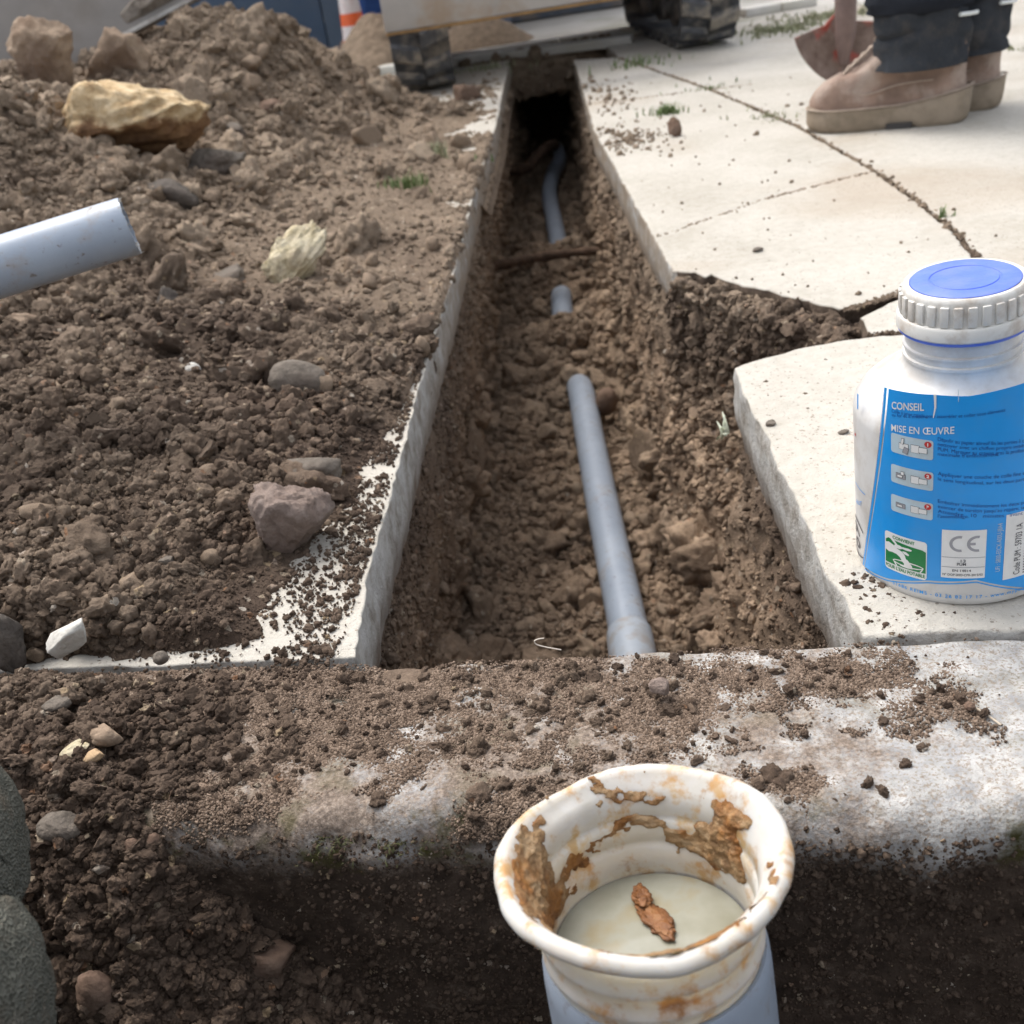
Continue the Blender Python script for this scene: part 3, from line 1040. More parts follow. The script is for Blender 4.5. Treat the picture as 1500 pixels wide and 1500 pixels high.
def Hfull(x, y):
    h = Hbase(x, y)
    near = sstep(-y, -2.2, -1.0)
    loose = sstep(h, -.004, .03)
    h = h + (.4 + .6 * loose) * (.016 * fbm(x * 5, y * 5, 0, 4, 41) + .010 * fbm(x * 17, y * 17, 0, 3, 42))
    cm = compact(x, y)
    h = h + cm * (.005 * fbm(x * 30, y * 12, 0, 4, 47) + .003 * fbm(x * 90, y * 60, 0, 3, 48))
    loose = loose * (1 - .72 * cm)
    h = h + loose * (.013 * (lumps(x * 13, y * 13, 3) - .5) * (1 - near * .4) + .009 * (lumps(x * 34, y * 34, 4) - .5) + .0045 * (lumps(x * 85, y * 85, 5) - .5)
                     + .0035 * fbm(x * 120, y * 120, 0, 2, 43))
    h = h + (1 - loose) * .003 * fbm(x * 70, y * 70, 0, 3, 44)
    edge = left_edge(y) - x
    bare = sstep(-y, -1.2, -.98)
    h = np.where(edge < .012 * bare, -.03, h)
    h = h + (1 - bare) * sstep(-edge, -.05, 0) * .006
    drape = sstep(y, 1.9, 2.1)
    h = np.where(edge < .004, np.where(drape > .3, -.075 * drape - .004, h - .008), h)
    return np.maximum(h, -.09)


yv = np.r_[np.linspace(.49, 1.35, 250), np.linspace(1.355, 2.3, 170), np.linspace(2.31, 3.9, 130)]
uv = np.r_[np.linspace(0, .14, 170), np.linspace(.142, .4, 170), np.linspace(.405, 1, 110)]
Yg, Ug = np.meshgrid(yv, uv, indexing='ij')
Xg = left_edge(Yg) - .006 + .006 * sstep(Yg, .98, 1.1) + .012 * sstep(Yg, 1.9, 2.1) - Ug * (left_edge(Yg) + 3.2)
ec, nc_ = EN(Xg, Yg)
Hg = Hfull(Xg, Yg)
Hg = np.where(nc_ > -.012, np.minimum(Hg, -.03), Hg)      # stays behind the beam
Hg = Hg - .03 * sstep(nc_, -.035, -.012)
SV = np.stack([Xg, Yg, Hg], -1).reshape(-1, 3)
SF = grid_faces(len(yv), len(uv))
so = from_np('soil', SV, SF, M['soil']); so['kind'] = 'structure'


def soil_hit(px, py, zmin=-.02):
    """where the line of sight meets the loose soil"""
    d = ray(px, py)
    t = np.linspace(.3, 4.2, 1600)
    P = np.array(CC)[None] + t[:, None] * np.array(d)[None]
    h = Hbase(P[:, 0], P[:, 1])
    i = np.argmax(P[:, 2] < np.maximum(h, zmin))
    return Vector(P[i])


# ---- soil spilled over the left part of the beam and down into the pit
e2 = np.linspace(-.95, .16, 340); n2_ = np.linspace(.003, .66, 230)
Eg, Ng = np.meshgrid(e2, n2_, indexing='ij')
wob = .025 * fbm(Eg * 7, Ng * 7, 0, 3, 51)
top = .018 * sstep(-Eg + wob, .13, .36) * sstep(Ng + wob * .4, .006, .035) - .0055
dist = np.hypot(np.clip(Eg + .255 + wob, 0, None), np.clip(Ng - N_FRONT + .018 + wob * .5, 0, None) * .9)
dn = np.clip(Ng - N_FRONT - .002, 0, None)
fall = np.where(Ng > N_FRONT - .006, np.hypot(dn, np.clip(Eg + .235 + wob, 0, None) * 1.15), 0)
sz = top - 1.25 * fall
sl = sstep(top + .0055, .002, .014)
loose = np.maximum(sl, sstep(fall, .0, .03))
sz += loose * (.016 * fbm(Eg * 11, Ng * 11, 0, 3, 52) + .012 * (lumps(Eg * 30, Ng * 30, 6) - .5) + .007 * (lumps(Eg * 75, Ng * 75, 7) - .5) + .004 * (lumps(Eg * 160, Ng * 160, 8) - .5))
sz += (1 - loose) * .003 * fbm(Eg * 60, Ng * 60, 0, 3, 53)
sz = np.maximum(sz, -.75)
bx, by = W(Eg, Ng)
PV = np.stack([bx, by, sz], -1).reshape(-1, 3)
PF = grid_faces(len(e2), len(n2_))
from_np('spilled_soil', PV, PF, M['soil'])['kind'] = 'structure'

# ---- crumbs: uncountable grains and clods (stuff)
def Cw(f): return f


P, N = scatter(SV, SF, 190000, lambda c: ((c[:, 2] > -.008) | ((c[:, 1] > 1.9) & (c[:, 2] > -.06))) / np.clip(c[:, 1], .5, 9) ** 2.3 * (1 - .62 * compact(c[:, 0], c[:, 1])))
S = psize(len(P), .0009, .0100, 2.75) * (1 + .75 * fbm(P[:, 0] * 9, P[:, 1] * 9, 0, 3, 75)) * (1 - .35 * compact(P[:, 0], P[:, 1])) * np.clip(P[:, 1] / .9, .8, 2.4) * sstep(P[:, 2], -.012, .02).clip(.45, 1)
two_crumbs('soil_crumbs', P + N * (S * .3)[:, None] * np.sign(N[:, 2:3]), S, .0055)
P, N = scatter(SV, SF, 1100, lambda c: (c[:, 2] > .010) / np.clip(c[:, 1], .5, 9) ** 1.6 * (1 - .8 * compact(c[:, 0], c[:, 1])))
S = psize(len(P), .006, .026, 2.4) * np.clip(P[:, 1] / 1.1, .8, 1.8)
crumbs('large_clods', P - N * (S * .1)[:, None] * np.sign(N[:, 2:3]), S, CL_BIG)
P, N = scatter(SV, SF, 1100, lambda c: (c[:, 2] > -.002) / np.clip(c[:, 1], .5, 9) ** 1.6)
S = psize(len(P), .003, .017, 2.2) * np.clip(P[:, 1] / 1.2, .75, 1.8)
crumbs('gravel_in_soil', P + N * (S * .3)[:, None] * np.sign(N[:, 2:3]), S, CL_GRAV)

P, N = scatter(PV, PF, 120000, lambda c: ((c[:, 2] > -.36) & (c[:, 2] > -.0045 - 10 * 0)) * 1.0 + ((c[:, 2] <= -.0045) & (c[:, 2] > -.36) & (EN(c[:, 0], c[:, 1])[1] > N_FRONT + .004)) * 1.0)
S = psize(len(P), .0007, .0062, 2.6)
two_crumbs('spilled_crumbs', P + N * (S * .3)[:, None] * np.sign(N[:, 2:3]), S, .0032)

P, N = scatter(BV, BF, 30000, lambda c: ((c[:, 2] < -.014) & (c[:, 2] > -.26) & (EN(c[:, 0], c[:, 1])[1] > .08) & (np.abs(EN(c[:, 0], c[:, 1])[0]) < .55)) * (.25 + np.clip(fbm(c[:, 0] * 16, c[:, 1] * 16, c[:, 2] * 16, 3, 66) + .25, 0, 1)))
S = psize(len(P), .0004, .0021, 2.7)
crumbs('beam_face_grains', P + np.array([bn.x, bn.y, 0]) * (S * .2)[:, None], S, CL_SOIL)

# grains on the beam top: patchy film, thick in the middle, thin at the far right
n = 340000
e_ = rng.uniform(-.45, .34, n); n_ = rng.uniform(0.001, N_FRONT + .012, n)
den = .8 * fbm(e_ * 13, n_ * 22, 0, 4, 61) + .6 * fbm(e_ * 60, n_ * 75, 0, 3, 62) + .04 - sstep(e_, .14, .29) * .58 + .14 + .35 * np.exp(-((e_ - .10) / .07) ** 2 - ((n_ - .03) / .03) ** 2)
far_clean = sstep(-n_, -.02, -.0) * .35 * (rng.uniform(size=n) < .8)
keepm = (den - far_clean) > rng.uniform(-.05, .4, n)
keepm &= ~((e_ > .28) & (rng.uniform(size=n) > .08))
e_, n_ = e_[keepm], n_[keepm]
bx, by = W(e_, n_)
zt = .0045 * fbm(e_ * 9, n_ * 9, 0, 4, 25) - .026 * (1 - np.sqrt(np.clip(1 - (np.clip(n_ - N_FRONT + .012, 0, .0255) / .026) ** 2, 0, 1)))
zt -= .011 * np.exp(-((e_ - E_CHIP) / .022) ** 2 - (n_ / .022) ** 2)
S = psize(len(e_), .00036, .0011, 2.8)
crumbs('beam_grains', np.c_[bx, by, zt + S * .1], S, CL_DUST)
sel = rng.choice(len(e_), 520, replace=False)
S = psize(520, .0012, .0040, 2.7)
crumbs('beam_crumbs', np.c_[bx, by, zt + .0005][sel] + np.array([0, 0, 1]) * (S * .4)[:, None], S, CL_BIG)

# trench walls and floor
wl = lambda c: ((c[:, 2] < -.075) | ((c[:, 2] < -.0) & (c[:, 1] > R2[1] + .04) & (c[:, 1] < R3[1] + .03) & (c[:, 0] > .2))) / np.clip(c[:, 1], .6, 9) ** 1.7
P, N = scatter(TVf, TF, 95000, wl)
S = psize(len(P), .0012, .0115, 2.5) * np.clip(P[:, 1] / 1.3, .8, 1.8)
onfl = P[:, 2] < FZ + .1
S *= np.where(onfl, 1.0, .55)
kw = onfl | (rng.uniform(size=len(P)) < .5)
P, N, S, onfl = P[kw], N[kw], S[kw], onfl[kw]
cen = np.interp(P[:, 1], Ys, (LF + RF) / 2)
inward = np.c_[cen - P[:, 0], np.zeros(len(P)), np.full(len(P), .15)]
sg = np.sign((N * inward).sum(1))[:, None]
two_crumbs('trench_crumbs', P + N * sg * (S * .3)[:, None], S, .006)
P, N = scatter(TVf, TF, 900, lambda c: (c[:, 2] < FZ + .12) / np.clip(c[:, 1], .6, 9) ** 1.3)
S = psize(len(P), .008, .034, 2.2)
crumbs('trench_clods', P, S, CL_BIG)
P, N = scatter(TVf, TF, 1500, lambda c: (c[:, 2] < FZ + .14) / np.clip(c[:, 1], .6, 9) ** 1.2)
S = psize(len(P), .003, .014, 2.3)
crumbs('trench_gravel', P + np.array([0, 0, 1]) * (S * .35)[:, None], S, CL_GRAV)
P, N = scatter(TVf, TF, 5200, lambda c: ((c[:, 2] > -.26) & (c[:, 2] < .0) & (c[:, 1] > R2[1] + .02) & (c[:, 1] < R3[1] + .03) & (c[:, 0] > .215)) * 1.0)
S = psize(len(P), .0018, .0105, 2.4)
two_crumbs('notch_crumbs', P, S, .0055)
P, N = scatter(EB, EBF, 900, lambda c: (c[:, 2] < 5) * 1.0)
S = psize(len(P), .004, .02, 2.2)
crumbs('trench_end_crumbs', P, S, CL_SOIL)

# scattered dirt on the pale slabs
pts, ss = [], []
def sprinkle(px, py, n, rx, ry, lo, hi):
    c = at_z(px, py, 0)
    for q in range(n):
        pts.append((c.x + rng.normal() * rx, c.y + rng.normal() * ry, .001)); ss.append(psize(1, lo * .6, hi * .8, 2.5)[0])
sprinkle(920, 205, 240, .045, .075, .002, .010)
sprinkle(1010, 310, 30, .16, .12, .0015, .005)
sprinkle(1180, 400, 40, .20, .14, .0012, .0045)
sprinkle(1240, 600, 50, .06, .08, .0008, .003)
sprinkle(1290, 905, 60, .016, .008, .0008, .003)
sprinkle(1275, 862, 110, .010, .008, .0008, .0035)
sprinkle(880, 140, 120, .05, .2, .003, .011)
sprinkle(1000, 175, 60, .25, .2, .002, .006)
sprinkle(1170, 560, 45, .05, .06, .0008, .003)
sprinkle(1160, 215, 22, .25, .2, .002, .007)
sprinkle(700, 138, 160, .07, .16, .004, .016)
sprinkle(1270, 940, 160, .02, .012, .0008, .003)
for i in range(len(J1) - 1):       # dirt in the long joint
    a, b = at_z(*J1[i]), at_z(*J1[i + 1])
    for q in range(int((b - a).length / .0018)):
        p = a.lerp(b, rng.uniform()); pts.append((p.x + rng.normal() * .0035, p.y + rng.normal() * .0035, -.006 + rng.uniform(0, .006))); ss.append(rng.uniform(.0012, .0034))
for a, b, amt in [((1282, 250), (1120, 292), 90), ((1120, 292), (960, 348), 40), ((1236, 455), (1312, 431), 110), ((1312, 431), (1436, 391), 60), ((1275, 489), (1500, 481), 120), ((1040, 131), (1100, 124), 60), ((1040, 131), (870, 152), 90)]:
    a, b = at_z(*a), at_z(*b)
    for q in range(amt * 2):
        p = a.lerp(b, rng.uniform()); pts.append((p.x + rng.normal() * .002, p.y + rng.normal() * .003, -.0006)); ss.append(rng.uniform(.0006, .002))
P = np.array(pts)
inslab = (P[:, 0] > np.interp(P[:, 1], st, sx) + .004) | (P[:, 0] < left_edge(P[:, 1]) - .01)
crumbs('scattered_dirt', P[inslab], np.array(ss)[inslab], CL_SOIL)
# dirt sprinkled on the bare strip of the left slab
n = 30000
yy = rng.uniform(.55, 2.6, n) ** 1.0; uu = rng.exponential(.065, n) + .003
xx = left_edge(yy) - uu
kp = fbm(xx * 26, yy * 26, 0, 4, 71) * 1.3 + rng.uniform(-.35, .3, n) > 0
S = psize(n, .0006, .0042, 2.7) * np.clip(yy, .8, 2)
crumbs('slab_dirt', np.c_[xx, yy, np.full(n, .0012)][kp], S[kp], CL_SOIL)

# ================================================================== THINGS
# ---- pipes in the trench
def smooth_path(pts, n):
    pts = [Vector(p) for p in pts]
    out = []
    for i in range(len(pts) - 1):
        p0, p1, p2, p3 = pts[max(i - 1, 0)], pts[i], pts[i + 1], pts[min(i + 2, len(pts) - 1)]
        for q in range(n):
            t = q / n
            out.append(.5 * ((2 * p1) + (p2 - p0) * t + (2 * p0 - 5 * p1 + 4 * p2 - p3) * t * t + (3 * p1 - p0 - 3 * p2 + p3) * t ** 3))
    return out + [pts[-1]]


pw = [Vector(p) for p in pipe_w]
pw[0] = pw[1] + (pw[1] - pw[2]).normalized() * .35
pp = empty('drain_pipe', pw[6], 'long grey plastic pipe lying along the trench floor, partly buried under loose earth', 'pipe')
path = [p - pw[6] for p in smooth_path(pw, 8)]
MB().tube(path, .0262, 28).build('pipe_run', M['grey_pvc'], pp)
a = at_z(926, 955, PZ) - pw[6]; b = at_z(922, 930, PZ) - pw[6]
dirp = (b - a).normalized()
MB().tube([a - dirp * .08, b - dirp * .004, b, b + dirp * .0015], [.0300, .0300, .0295, .0266], 32).build('socket', M['grey_pvc_socket'], pp)

# ---- cut pipe sticking out over the heap at the left
p1 = at_d(190, 331, .93); p0 = at_d(-40, 404, .905)
ax = (p1 - p0).normalized()
r_cut = .0258
cp = empty('cut_pipe', p0, 'short grey plastic pipe with a rough sawn end poking in over the soil heap', 'pipe')
start = p0 - ax * .55
n = 56
rings = []
q = Vector((0, 0, 1)).cross(ax).normalized(); qq = ax.cross(q)
for (pt, r_) in [(start, r_cut), (p0, r_cut), (p1 - ax * .002, r_cut), (p1, r_cut - .0003), (p1 + ax * .0002, r_cut - .0026), (p1 - ax * .01, r_cut - .0028), (p1 - ax * .25, r_cut - .003)]:
    ring = []
    for k_ in range(n):
        an = 2 * PI * k_ / n
        jj = .0007 * math.sin(k_ * 5.1) * math.sin(k_ * 2.3 + 1) if (pt - p1).length < .001 else 0
        ring.append(pt - p0 + (q * math.cos(an) + qq * math.sin(an)) * r_ + ax * jj)
    rings.append(ring)
mb = MB(); mb.loft(rings, cap=False); mb.build('pipe_body', M['grey_pvc'], cp)
mb = MB()
for k_ in range(26):
    an = rng.uniform(-1.4, 1.6)
    rr = r_cut - .0012
    c = p1 - p0 + (q * math.cos(an) * -1 + qq * math.sin(an)) * rr
    mb.tube([c, c + ax * rng.uniform(.001, .003) + Vector(rng.normal(size=3) * .0008)], [.0005, .0002], 5)
mb.build('saw_burr', M['stone_white'], cp)
# its bearing: a lump of earth out of frame carries the far end

# ---- rocks
def rock(name, label, loc, dims, mat, seed, rot=(0, 0, 0), cuts=6, sub=5, amp=.28, strata=0, cat='rock', group=None, fine=.05):
    r2 = np.random.default_rng(seed)
    V, F = ICO[sub]
    P = V * (1 + amp * fbm(V[:, 0] * 1.1 + seed, V[:, 1] * 1.1, V[:, 2] * 1.1, 3, seed)[:, None])
    for c in range(cuts):
        nn = r2.normal(size=3); nn /= np.linalg.norm(nn)
        d = P @ nn - r2.uniform(.42, .82)
        P = P - (np.clip(d, 0, None) * .93)[:, None] * nn
    P = P * (1 + fine * fbm(P[:, 0] * 5, P[:, 1] * 5, P[:, 2] * 5 * (1 + strata), 4, seed + 3)[:, None] + fine * .5 * fbm(P[:, 0] * 17, P[:, 1] * 17, P[:, 2] * 17 * (1 + strata), 3, seed + 4)[:, None])
    rg = 1 - np.abs(vnoise(P[:, 0] * 3.1 + seed, P[:, 1] * 3.1, P[:, 2] * 3.1 * (1 + strata), seed + 8)) * 2
    rg2 = 1 - np.abs(vnoise(P[:, 0] * 7.3 + seed, P[:, 1] * 7.3, P[:, 2] * 7.3 * (1 + strata), seed + 9)) * 2
    P = P * (1 + fine * (.8 * rg + .55 * rg2)[:, None])
    P -= (P.max(0) + P.min(0)) / 2
    P /= (P.max(0) - P.min(0))
    P = P * np.array(dims)
    me = bpy.data.meshes.new(name)
    Rm = np.array(Euler([rad(a) for a in rot]).to_matrix())
    P = P @ Rm.T
    me.from_pydata(P.tolist(), [], F.tolist())
    for p in me.polygons: p.use_smooth = True
    o = link(name, me, M[mat]); o.location = loc
    return tag(o, label, cat, group)


def on_soil(px, py, lift=0.0):
    p = soil_hit(px, py); p.z += lift
    return p


big = soil_hit(190, 236)
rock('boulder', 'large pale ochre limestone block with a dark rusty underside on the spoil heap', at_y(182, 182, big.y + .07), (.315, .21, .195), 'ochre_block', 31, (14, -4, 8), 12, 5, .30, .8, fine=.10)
rock('boulder', 'tall upright tan clay lump in front of the grey panel', at_y(64, 88, 2.32), (.130, .12, .165), 'stone_tan', 12, (0, 8, 10), 12, 5, .35, fine=.065)
rock('boulder', 'ragged sandy lump with a pale peak between the ochre block and the big heap', at_y(172, 96, 2.46), (.155, .14, .150), 'stone_tan', 45, (0, 12, 30), 11, 5, .5, fine=.075)
rock('rock', 'jagged pale yellow stone lying alone on the loose soil left of the trench', on_soil(436, 405, .025), (.128, .075, .070), 'stone_yellow', 21, (0, -36, 12), 16, 5, .35, 1.2, fine=.11)
rock('rock', 'angular pinkish grey lump of concrete leaning beside the bare white slab edge', on_soil(436, 800, .018), (.070, .05, .072), 'stone_pinkgrey', 8, (0, 14, 20), 13, 5, .3, fine=.09)
rock('rock', 'small white quartz stub with a broken end in the soil by the beam', on_soil(110, 948, .008), (.036, .019, .021), 'stone_white', 5, (0, -34, 10), 16, 4, .1, fine=.03)
rock('rock', 'rounded dark grey stone half sunk in the soil under the yellow one', on_soil(443, 575, .014), (.062, .045, .042), 'stone_grey', 17, (0, 24, 0), 3, 4, .2, fine=.03)
rock('rock', 'flat grey brown stone at the lower right of the ochre block', on_soil(318, 258, .02), (.125, .085, .066), 'stone_grey', 61, (0, -8, 0), 5, 5, .3, fine=.06)
rock('rock', 'dark wedge shaped stone at the foot of the heap, right of the cut pipe', on_soil(255, 302, .015), (.092, .06, .05), 'stone_dark', 62, (0, 22, 0), 5, 4, .3)
rock('rock', 'brown stone half buried above the concrete lump beside the slab', on_soil(455, 700, .006), (.060, .045, .032), 'stone_grey', 63, (0, 0, 30), 4, 4, .25)
rock('stone', 'smooth pinkish oval pebble in the dark soil', on_soil(276, 655, .004), (.030, .018, .020), 'stone_pinkgrey', 64, (0, 40, 0), 0, 3, .15, cat='pebble', fine=.01)
rock('stone', 'pale grey round pebble on the soil at the left of the dark stone', on_soil(284, 548, .004), (.018, .016, .018), 'stone_white', 65, (0, 0, 0), 0, 3, .1, cat='pebble', fine=.01)
rock('stone', 'flat pale tan flake on the spilled soil near the fabric knee', at_z(108, 1100, .018), (.022, .012, .007), 'stone_yellow', 66, (25, -20, 10), 3, 4, .2, cat='pebble')
rock('stone', 'sandy orange crumbly lump on the spilled soil', at_z(158, 1078, .02), (.019, .015, .014), 'stone_tan', 67, (0, 0, 0), 3, 4, .3, cat='pebble')
rock('stone', 'orange brown chip beside the pale tan flake', at_z(138, 1108, .018), (.014, .010, .008), 'stone_ochre', 68, (0, -18, 0), 3, 4, .2, cat='pebble')
rock('stone', 'grey flat stone near the far edge of the spilled soil', at_z(84, 1032, .02), (.020, .014, .010), 'stone_grey', 69, (0, 0, 0), 4, 4, .2, cat='pebble')
rock('stone', 'small grey blue pebble at the soil edge behind the beam', on_soil(238, 970, .004), (.011, .009, .010), 'stone_grey', 70, (0, 0, 0), 1, 3, .15, cat='pebble')
rock('stone', 'round reddish brown cobble beside the end of the pipe on the trench floor', at_z(889, 588, FZ + .045), (.042, .042, .056), 'stone_brown', 71, (0, 12, 0), 0, 4, .12, cat='pebble', fine=.02)
rock('stone', 'pale brown stone on the trench floor left of the pipe', at_z(800, 632, FZ + .018), (.042, .036, .03), 'stone_gravel', 72, (0, 0, 0), 4, 4, .2, cat='pebble')
rock('stone', 'brown cubic clay lump standing on the pale slab near the grass tuft', at_z(988, 186, .018), (.028, .026, .040), 'stone_brown', 73, (0, 4, 20), 8, 4, .1, cat='clod')
rock('clod', 'brown lump of earth at the foot of the left excavator track', at_y(684, 138, 3.15) , (.085, .07, .06), 'stone_brown', 74, (0, 0, 0), 2, 4, .35, cat='clod', fine=.1)
rock('stone', 'small grey flake on the middle of the pale slab', at_z(1110, 365, .003), (.016, .011, .006), 'stone_grey', 75, (0, 0, 15), 3, 3, .2, cat='pebble')
rock('stone', 'tiny grey flake on the near slab, left of the bottle', at_z(1236, 633, .003), (.010, .007, .005), 'stone_grey', 76, (0, 0, 0), 3, 3, .2, cat='pebble')
rock('stone', 'flat grey chip on the near slab edge above the trench', at_z(1129, 621, .003), (.011, .008, .005), 'stone_grey', 77, (0, 0, 40), 3, 3, .2, cat='pebble')
rock('stone', 'pinkish brown lump on the middle of the beam top', at_z(966, 1005, .010), (.015, .013, .010), 'stone_pinkgrey', 78, (0, 20, 0), 3, 4, .3, cat='pebble')
rock('stone', 'round brown crumb of earth beside a straw on the right of the beam', at_z(1420, 1034, .004), (.0065, .006, .006), 'stone_brown', 79, (0, 0, 0), 0, 4, .3, cat='clod', fine=.1)
pm = soil_hit(155, 560)
for i_, (px, py, dx, dz, mat, lab) in enumerate([
        (30, 480, .06, .05, 'stone_tan', 'ochre stone at the left frame edge below the cut pipe'), (70, 590, .075, .05, 'stone_gravel', 'mossy grey green stone near the left edge below the cut pipe'),
        (240, 440, .05, .04, 'stone_dark', 'blackish stone below the end of the cut pipe'), (190, 625, .035, .022, 'stone_ochre', 'orange tinted stone in the soil at mid left'),
        (385, 590, .028, .02, 'stone_gravel', 'tan stone left of the half sunk dark stone'), (560, 560, .03, .024, 'stone_tan', 'yellowish stone close to the trench edge'),
        (150, 475, .06, .035, 'stone_gravel', 'flat pale gravel lump under the middle of the cut pipe'), (335, 405, .07, .03, 'stone_grey', 'flat grey slab of stone left of the yellow one'),
        (500, 470, .032, .026, 'stone_dark', 'dark round lump right of the yellow stone'), (350, 770, .022, .015, 'stone_tan', 'small orange chip left of the concrete lump'),
        (250, 830, .020, .026, 'stone_grey', 'upright grey blue sliver in the dark soil'), (60, 730, .03, .024, 'stone_grey', 'dull grey stone in the dark soil at far left'),
        (520, 330, .04, .03, 'stone_gravel', 'pale brown stone on the trampled soil beside the slab'), (455, 135, .06, .045, 'stone_gravel', 'pale stone on the right flank of the big heap'),
        (300, 120, .045, .035, 'stone_gravel', 'light stone in the middle of the big heap'), (395, 160, .07, .05, 'stone_brown', 'reddish brown clod on the lower flank of the big heap'),
        (340, 195, .085, .055, 'stone_grey', 'long grey brown stone at the foot of the big heap'), (-2, 935, .05, .055, 'stone_dark', 'large dark clod cut by the left frame edge behind the beam')]):
    rock('rock', lab, on_soil(px, py, -dz * .02), (dx * .85, dx * .65, dz * .85), mat, 100 + i_, (0, 12 * math.sin(i_ * 3), 40 * i_), 9, 4, .34, fine=.10)

# lumps showing in the spilled soil close to the camera
def spill_z(px, py):
    d = ray(px, py)
    for t in np.linspace(.3, .8, 1200):
        p = CC + d * t
        e0, n0 = EN(p.x, p.y)
        i0 = int(np.clip(np.searchsorted(e2, e0), 0, len(e2) - 1)); j0 = int(np.clip(np.searchsorted(n2_, n0), 0, len(n2_) - 1))
        if p.z < sz[i0, j0]: return p
    return CC + d * .45


rock('clod', 'smooth brown oval stone out of focus near the bottom of the spilled soil', spill_z(392, 1405), (.032, .022, .024), 'stone_brown', 90, (0, 20, 0), 2, 4, .2, cat='clod')
rock('clod', 'blurred reddish brown clod at the bottom left corner beside the knee', spill_z(142, 1455), (.022, .020, .036), 'stone_brown', 91, (0, 0, 0), 1, 4, .2, cat='clod')
rock('stone', 'pair of rounded brown pebbles in the spilled soil, the left one', spill_z(194, 1240), (.010, .009, .012), 'stone_brown', 92, (0, 0, 0), 0, 3, .1, cat='pebble')
rock('stone', 'longer dull brown pebble right of its rounded neighbour in the spilled soil', spill_z(219, 1234), (.016, .010, .010), 'stone_brown', 93, (0, -40, 0), 0, 3, .1, cat='pebble')
rock('stone', 'grey blue mossy stone showing through the spilled soil beside the knee', spill_z(88, 1212), (.026, .02, .016), 'stone_grey', 94, (0, 20, 0), 3, 4, .2, cat='pebble')

# ---- roots across the trench
def root(name, label, pts, r0, r1, seed):
    path = smooth_path(pts, 10)
    rs = [r0 + (r1 - r0) * i / len(path) + .0025 * math.sin(i * .9 + seed) * math.sin(i * .37) for i in range(len(path))]
    mb = MB().tube(path, rs, 12)
    o = mb.build(name, M['root_bark'])
    return tag(o, label, 'root')


ry = at_z(820, 372, FZ + .15).y
root('tree_root', 'thick brown root stretched across the whole trench above the pipe', [at_y(690, 392, ry - .02), at_y(735, 388, ry), at_y(790, 377, ry + .02), at_y(850, 369, ry + .01), at_y(905, 368, ry), at_y(950, 366, ry - .02)], .0125, .009, 1)
ry = pw[14].y
root('tree_root', 'thin curved root rising beside the far end of the pipe', [at_y(735, 250, ry - .35), at_y(772, 246, ry - .25), at_y(785, 232, ry - .2), at_y(800, 217, ry - .1), at_y(812, 212, ry)], .017, .019, 2)

# ---- grass and small plants
def tuft(name, label, p, n, h, spread, mat, cat='grass', wid=.003, lean=.5):
    mb = MB()
    for q in range(n):
        an = rng.uniform(0, 2 * PI); rr = abs(rng.normal()) * spread
        b = Vector((math.cos(an) * rr, math.sin(an) * rr, -.004))
        an2 = rng.uniform(0, 2 * PI); hh = h * rng.uniform(.45, 1.1); ln = lean * hh * rng.uniform(.2, 1.3)
        dx = Vector((math.cos(an2), math.sin(an2), 0)); sd = Vector((-dx.y, dx.x, 0)) * wid
        pr = None
        for t in (0, .35, .7, 1):
            c = b + dx * ln * t * t + Vector((0, 0, hh * (t - .25 * t * t)))
            ww = sd * (1 - t * .85)
            v = (mb.bm.verts.new(c - ww), mb.bm.verts.new(c + ww))
            if pr: mb.bm.faces.new((pr[0], pr[1], v[1], v[0]))
            pr = v
    o = mb.build(name, M[mat]); o.location = p
    if spread >= .017 or n > 85: o['kind'] = 'stuff'
    return tag(o, label, cat)


tuft('grass_tuft', 'bright green grass tuft on the trampled soil, the nearer of two', on_soil(595, 272), 110, .034, .034, 'grass_green', wid=.0018)
tuft('grass_tuft', 'sparse pale grass tuft on the trampled soil, the farther of two', on_soil(636, 232), 110, .05, .022, 'grass_pale', wid=.002)
tuft('grass_tuft', 'dark green sprig at the slab edge beside the trench', at_z(692, 240, .0), 18, .03, .018, 'grass_green')
tuft('grass_tuft', 'short green grass tuft alone on the pale slab behind the clay lump', at_z(977, 166), 220, .032, .022, 'grass_green', wid=.002)
tuft('grass_tuft', 'low grass growing in the paving joint just left of the boot toe', at_z(1128, 172), 60, .018, .045, 'grass_pale')
tuft('grass_tuft', 'low grass at the crossing of two paving joints', at_z(1040, 130), 50, .018, .05, 'grass_green')
tuft('grass_tuft', 'grass growing in shade beside the far end of the trench', at_z(935, 94), 70, .04, .07, 'grass_green', wid=.004)
tuft('grass_tuft', 'grass strip in front of the left excavator track', at_z(712, 101, 0), 90, .03, .08, 'grass_pale', wid=.004)
tuft('grass_tuft', 'weeds on the paving behind the red shovel, left of it', at_z(1140, 45), 420, .026, .10, 'grass_pale', wid=.005)
tuft('grass_tuft', 'pale weeds behind the shovel socket', at_z(1215, 24), 420, .026, .13, 'grass_pale', wid=.005)
tuft('grass_tuft', 'tiny weed on the paving right of the rear boot', at_z(1478, 72), 40, .02, .05, 'grass_pale', wid=.004)
tuft('grass_tuft', 'tiny green sprout in the long paving joint above the bottle cap', at_z(1386, 318), 9, .026, .006, 'grass_green', wid=.0025, lean=.3)
tuft('grass_tuft', 'grass in the joint directly right of the bottle neck', at_z(1484, 505), 40, .024, .018, 'grass_pale', wid=.0014)
tuft('moss_tuft', 'mossy tuft hanging at the front lip of the beam above the pit', at_z(500, 1208, -.012), 320, .004, .012, 'moss', 'moss', .0006, 1.2)
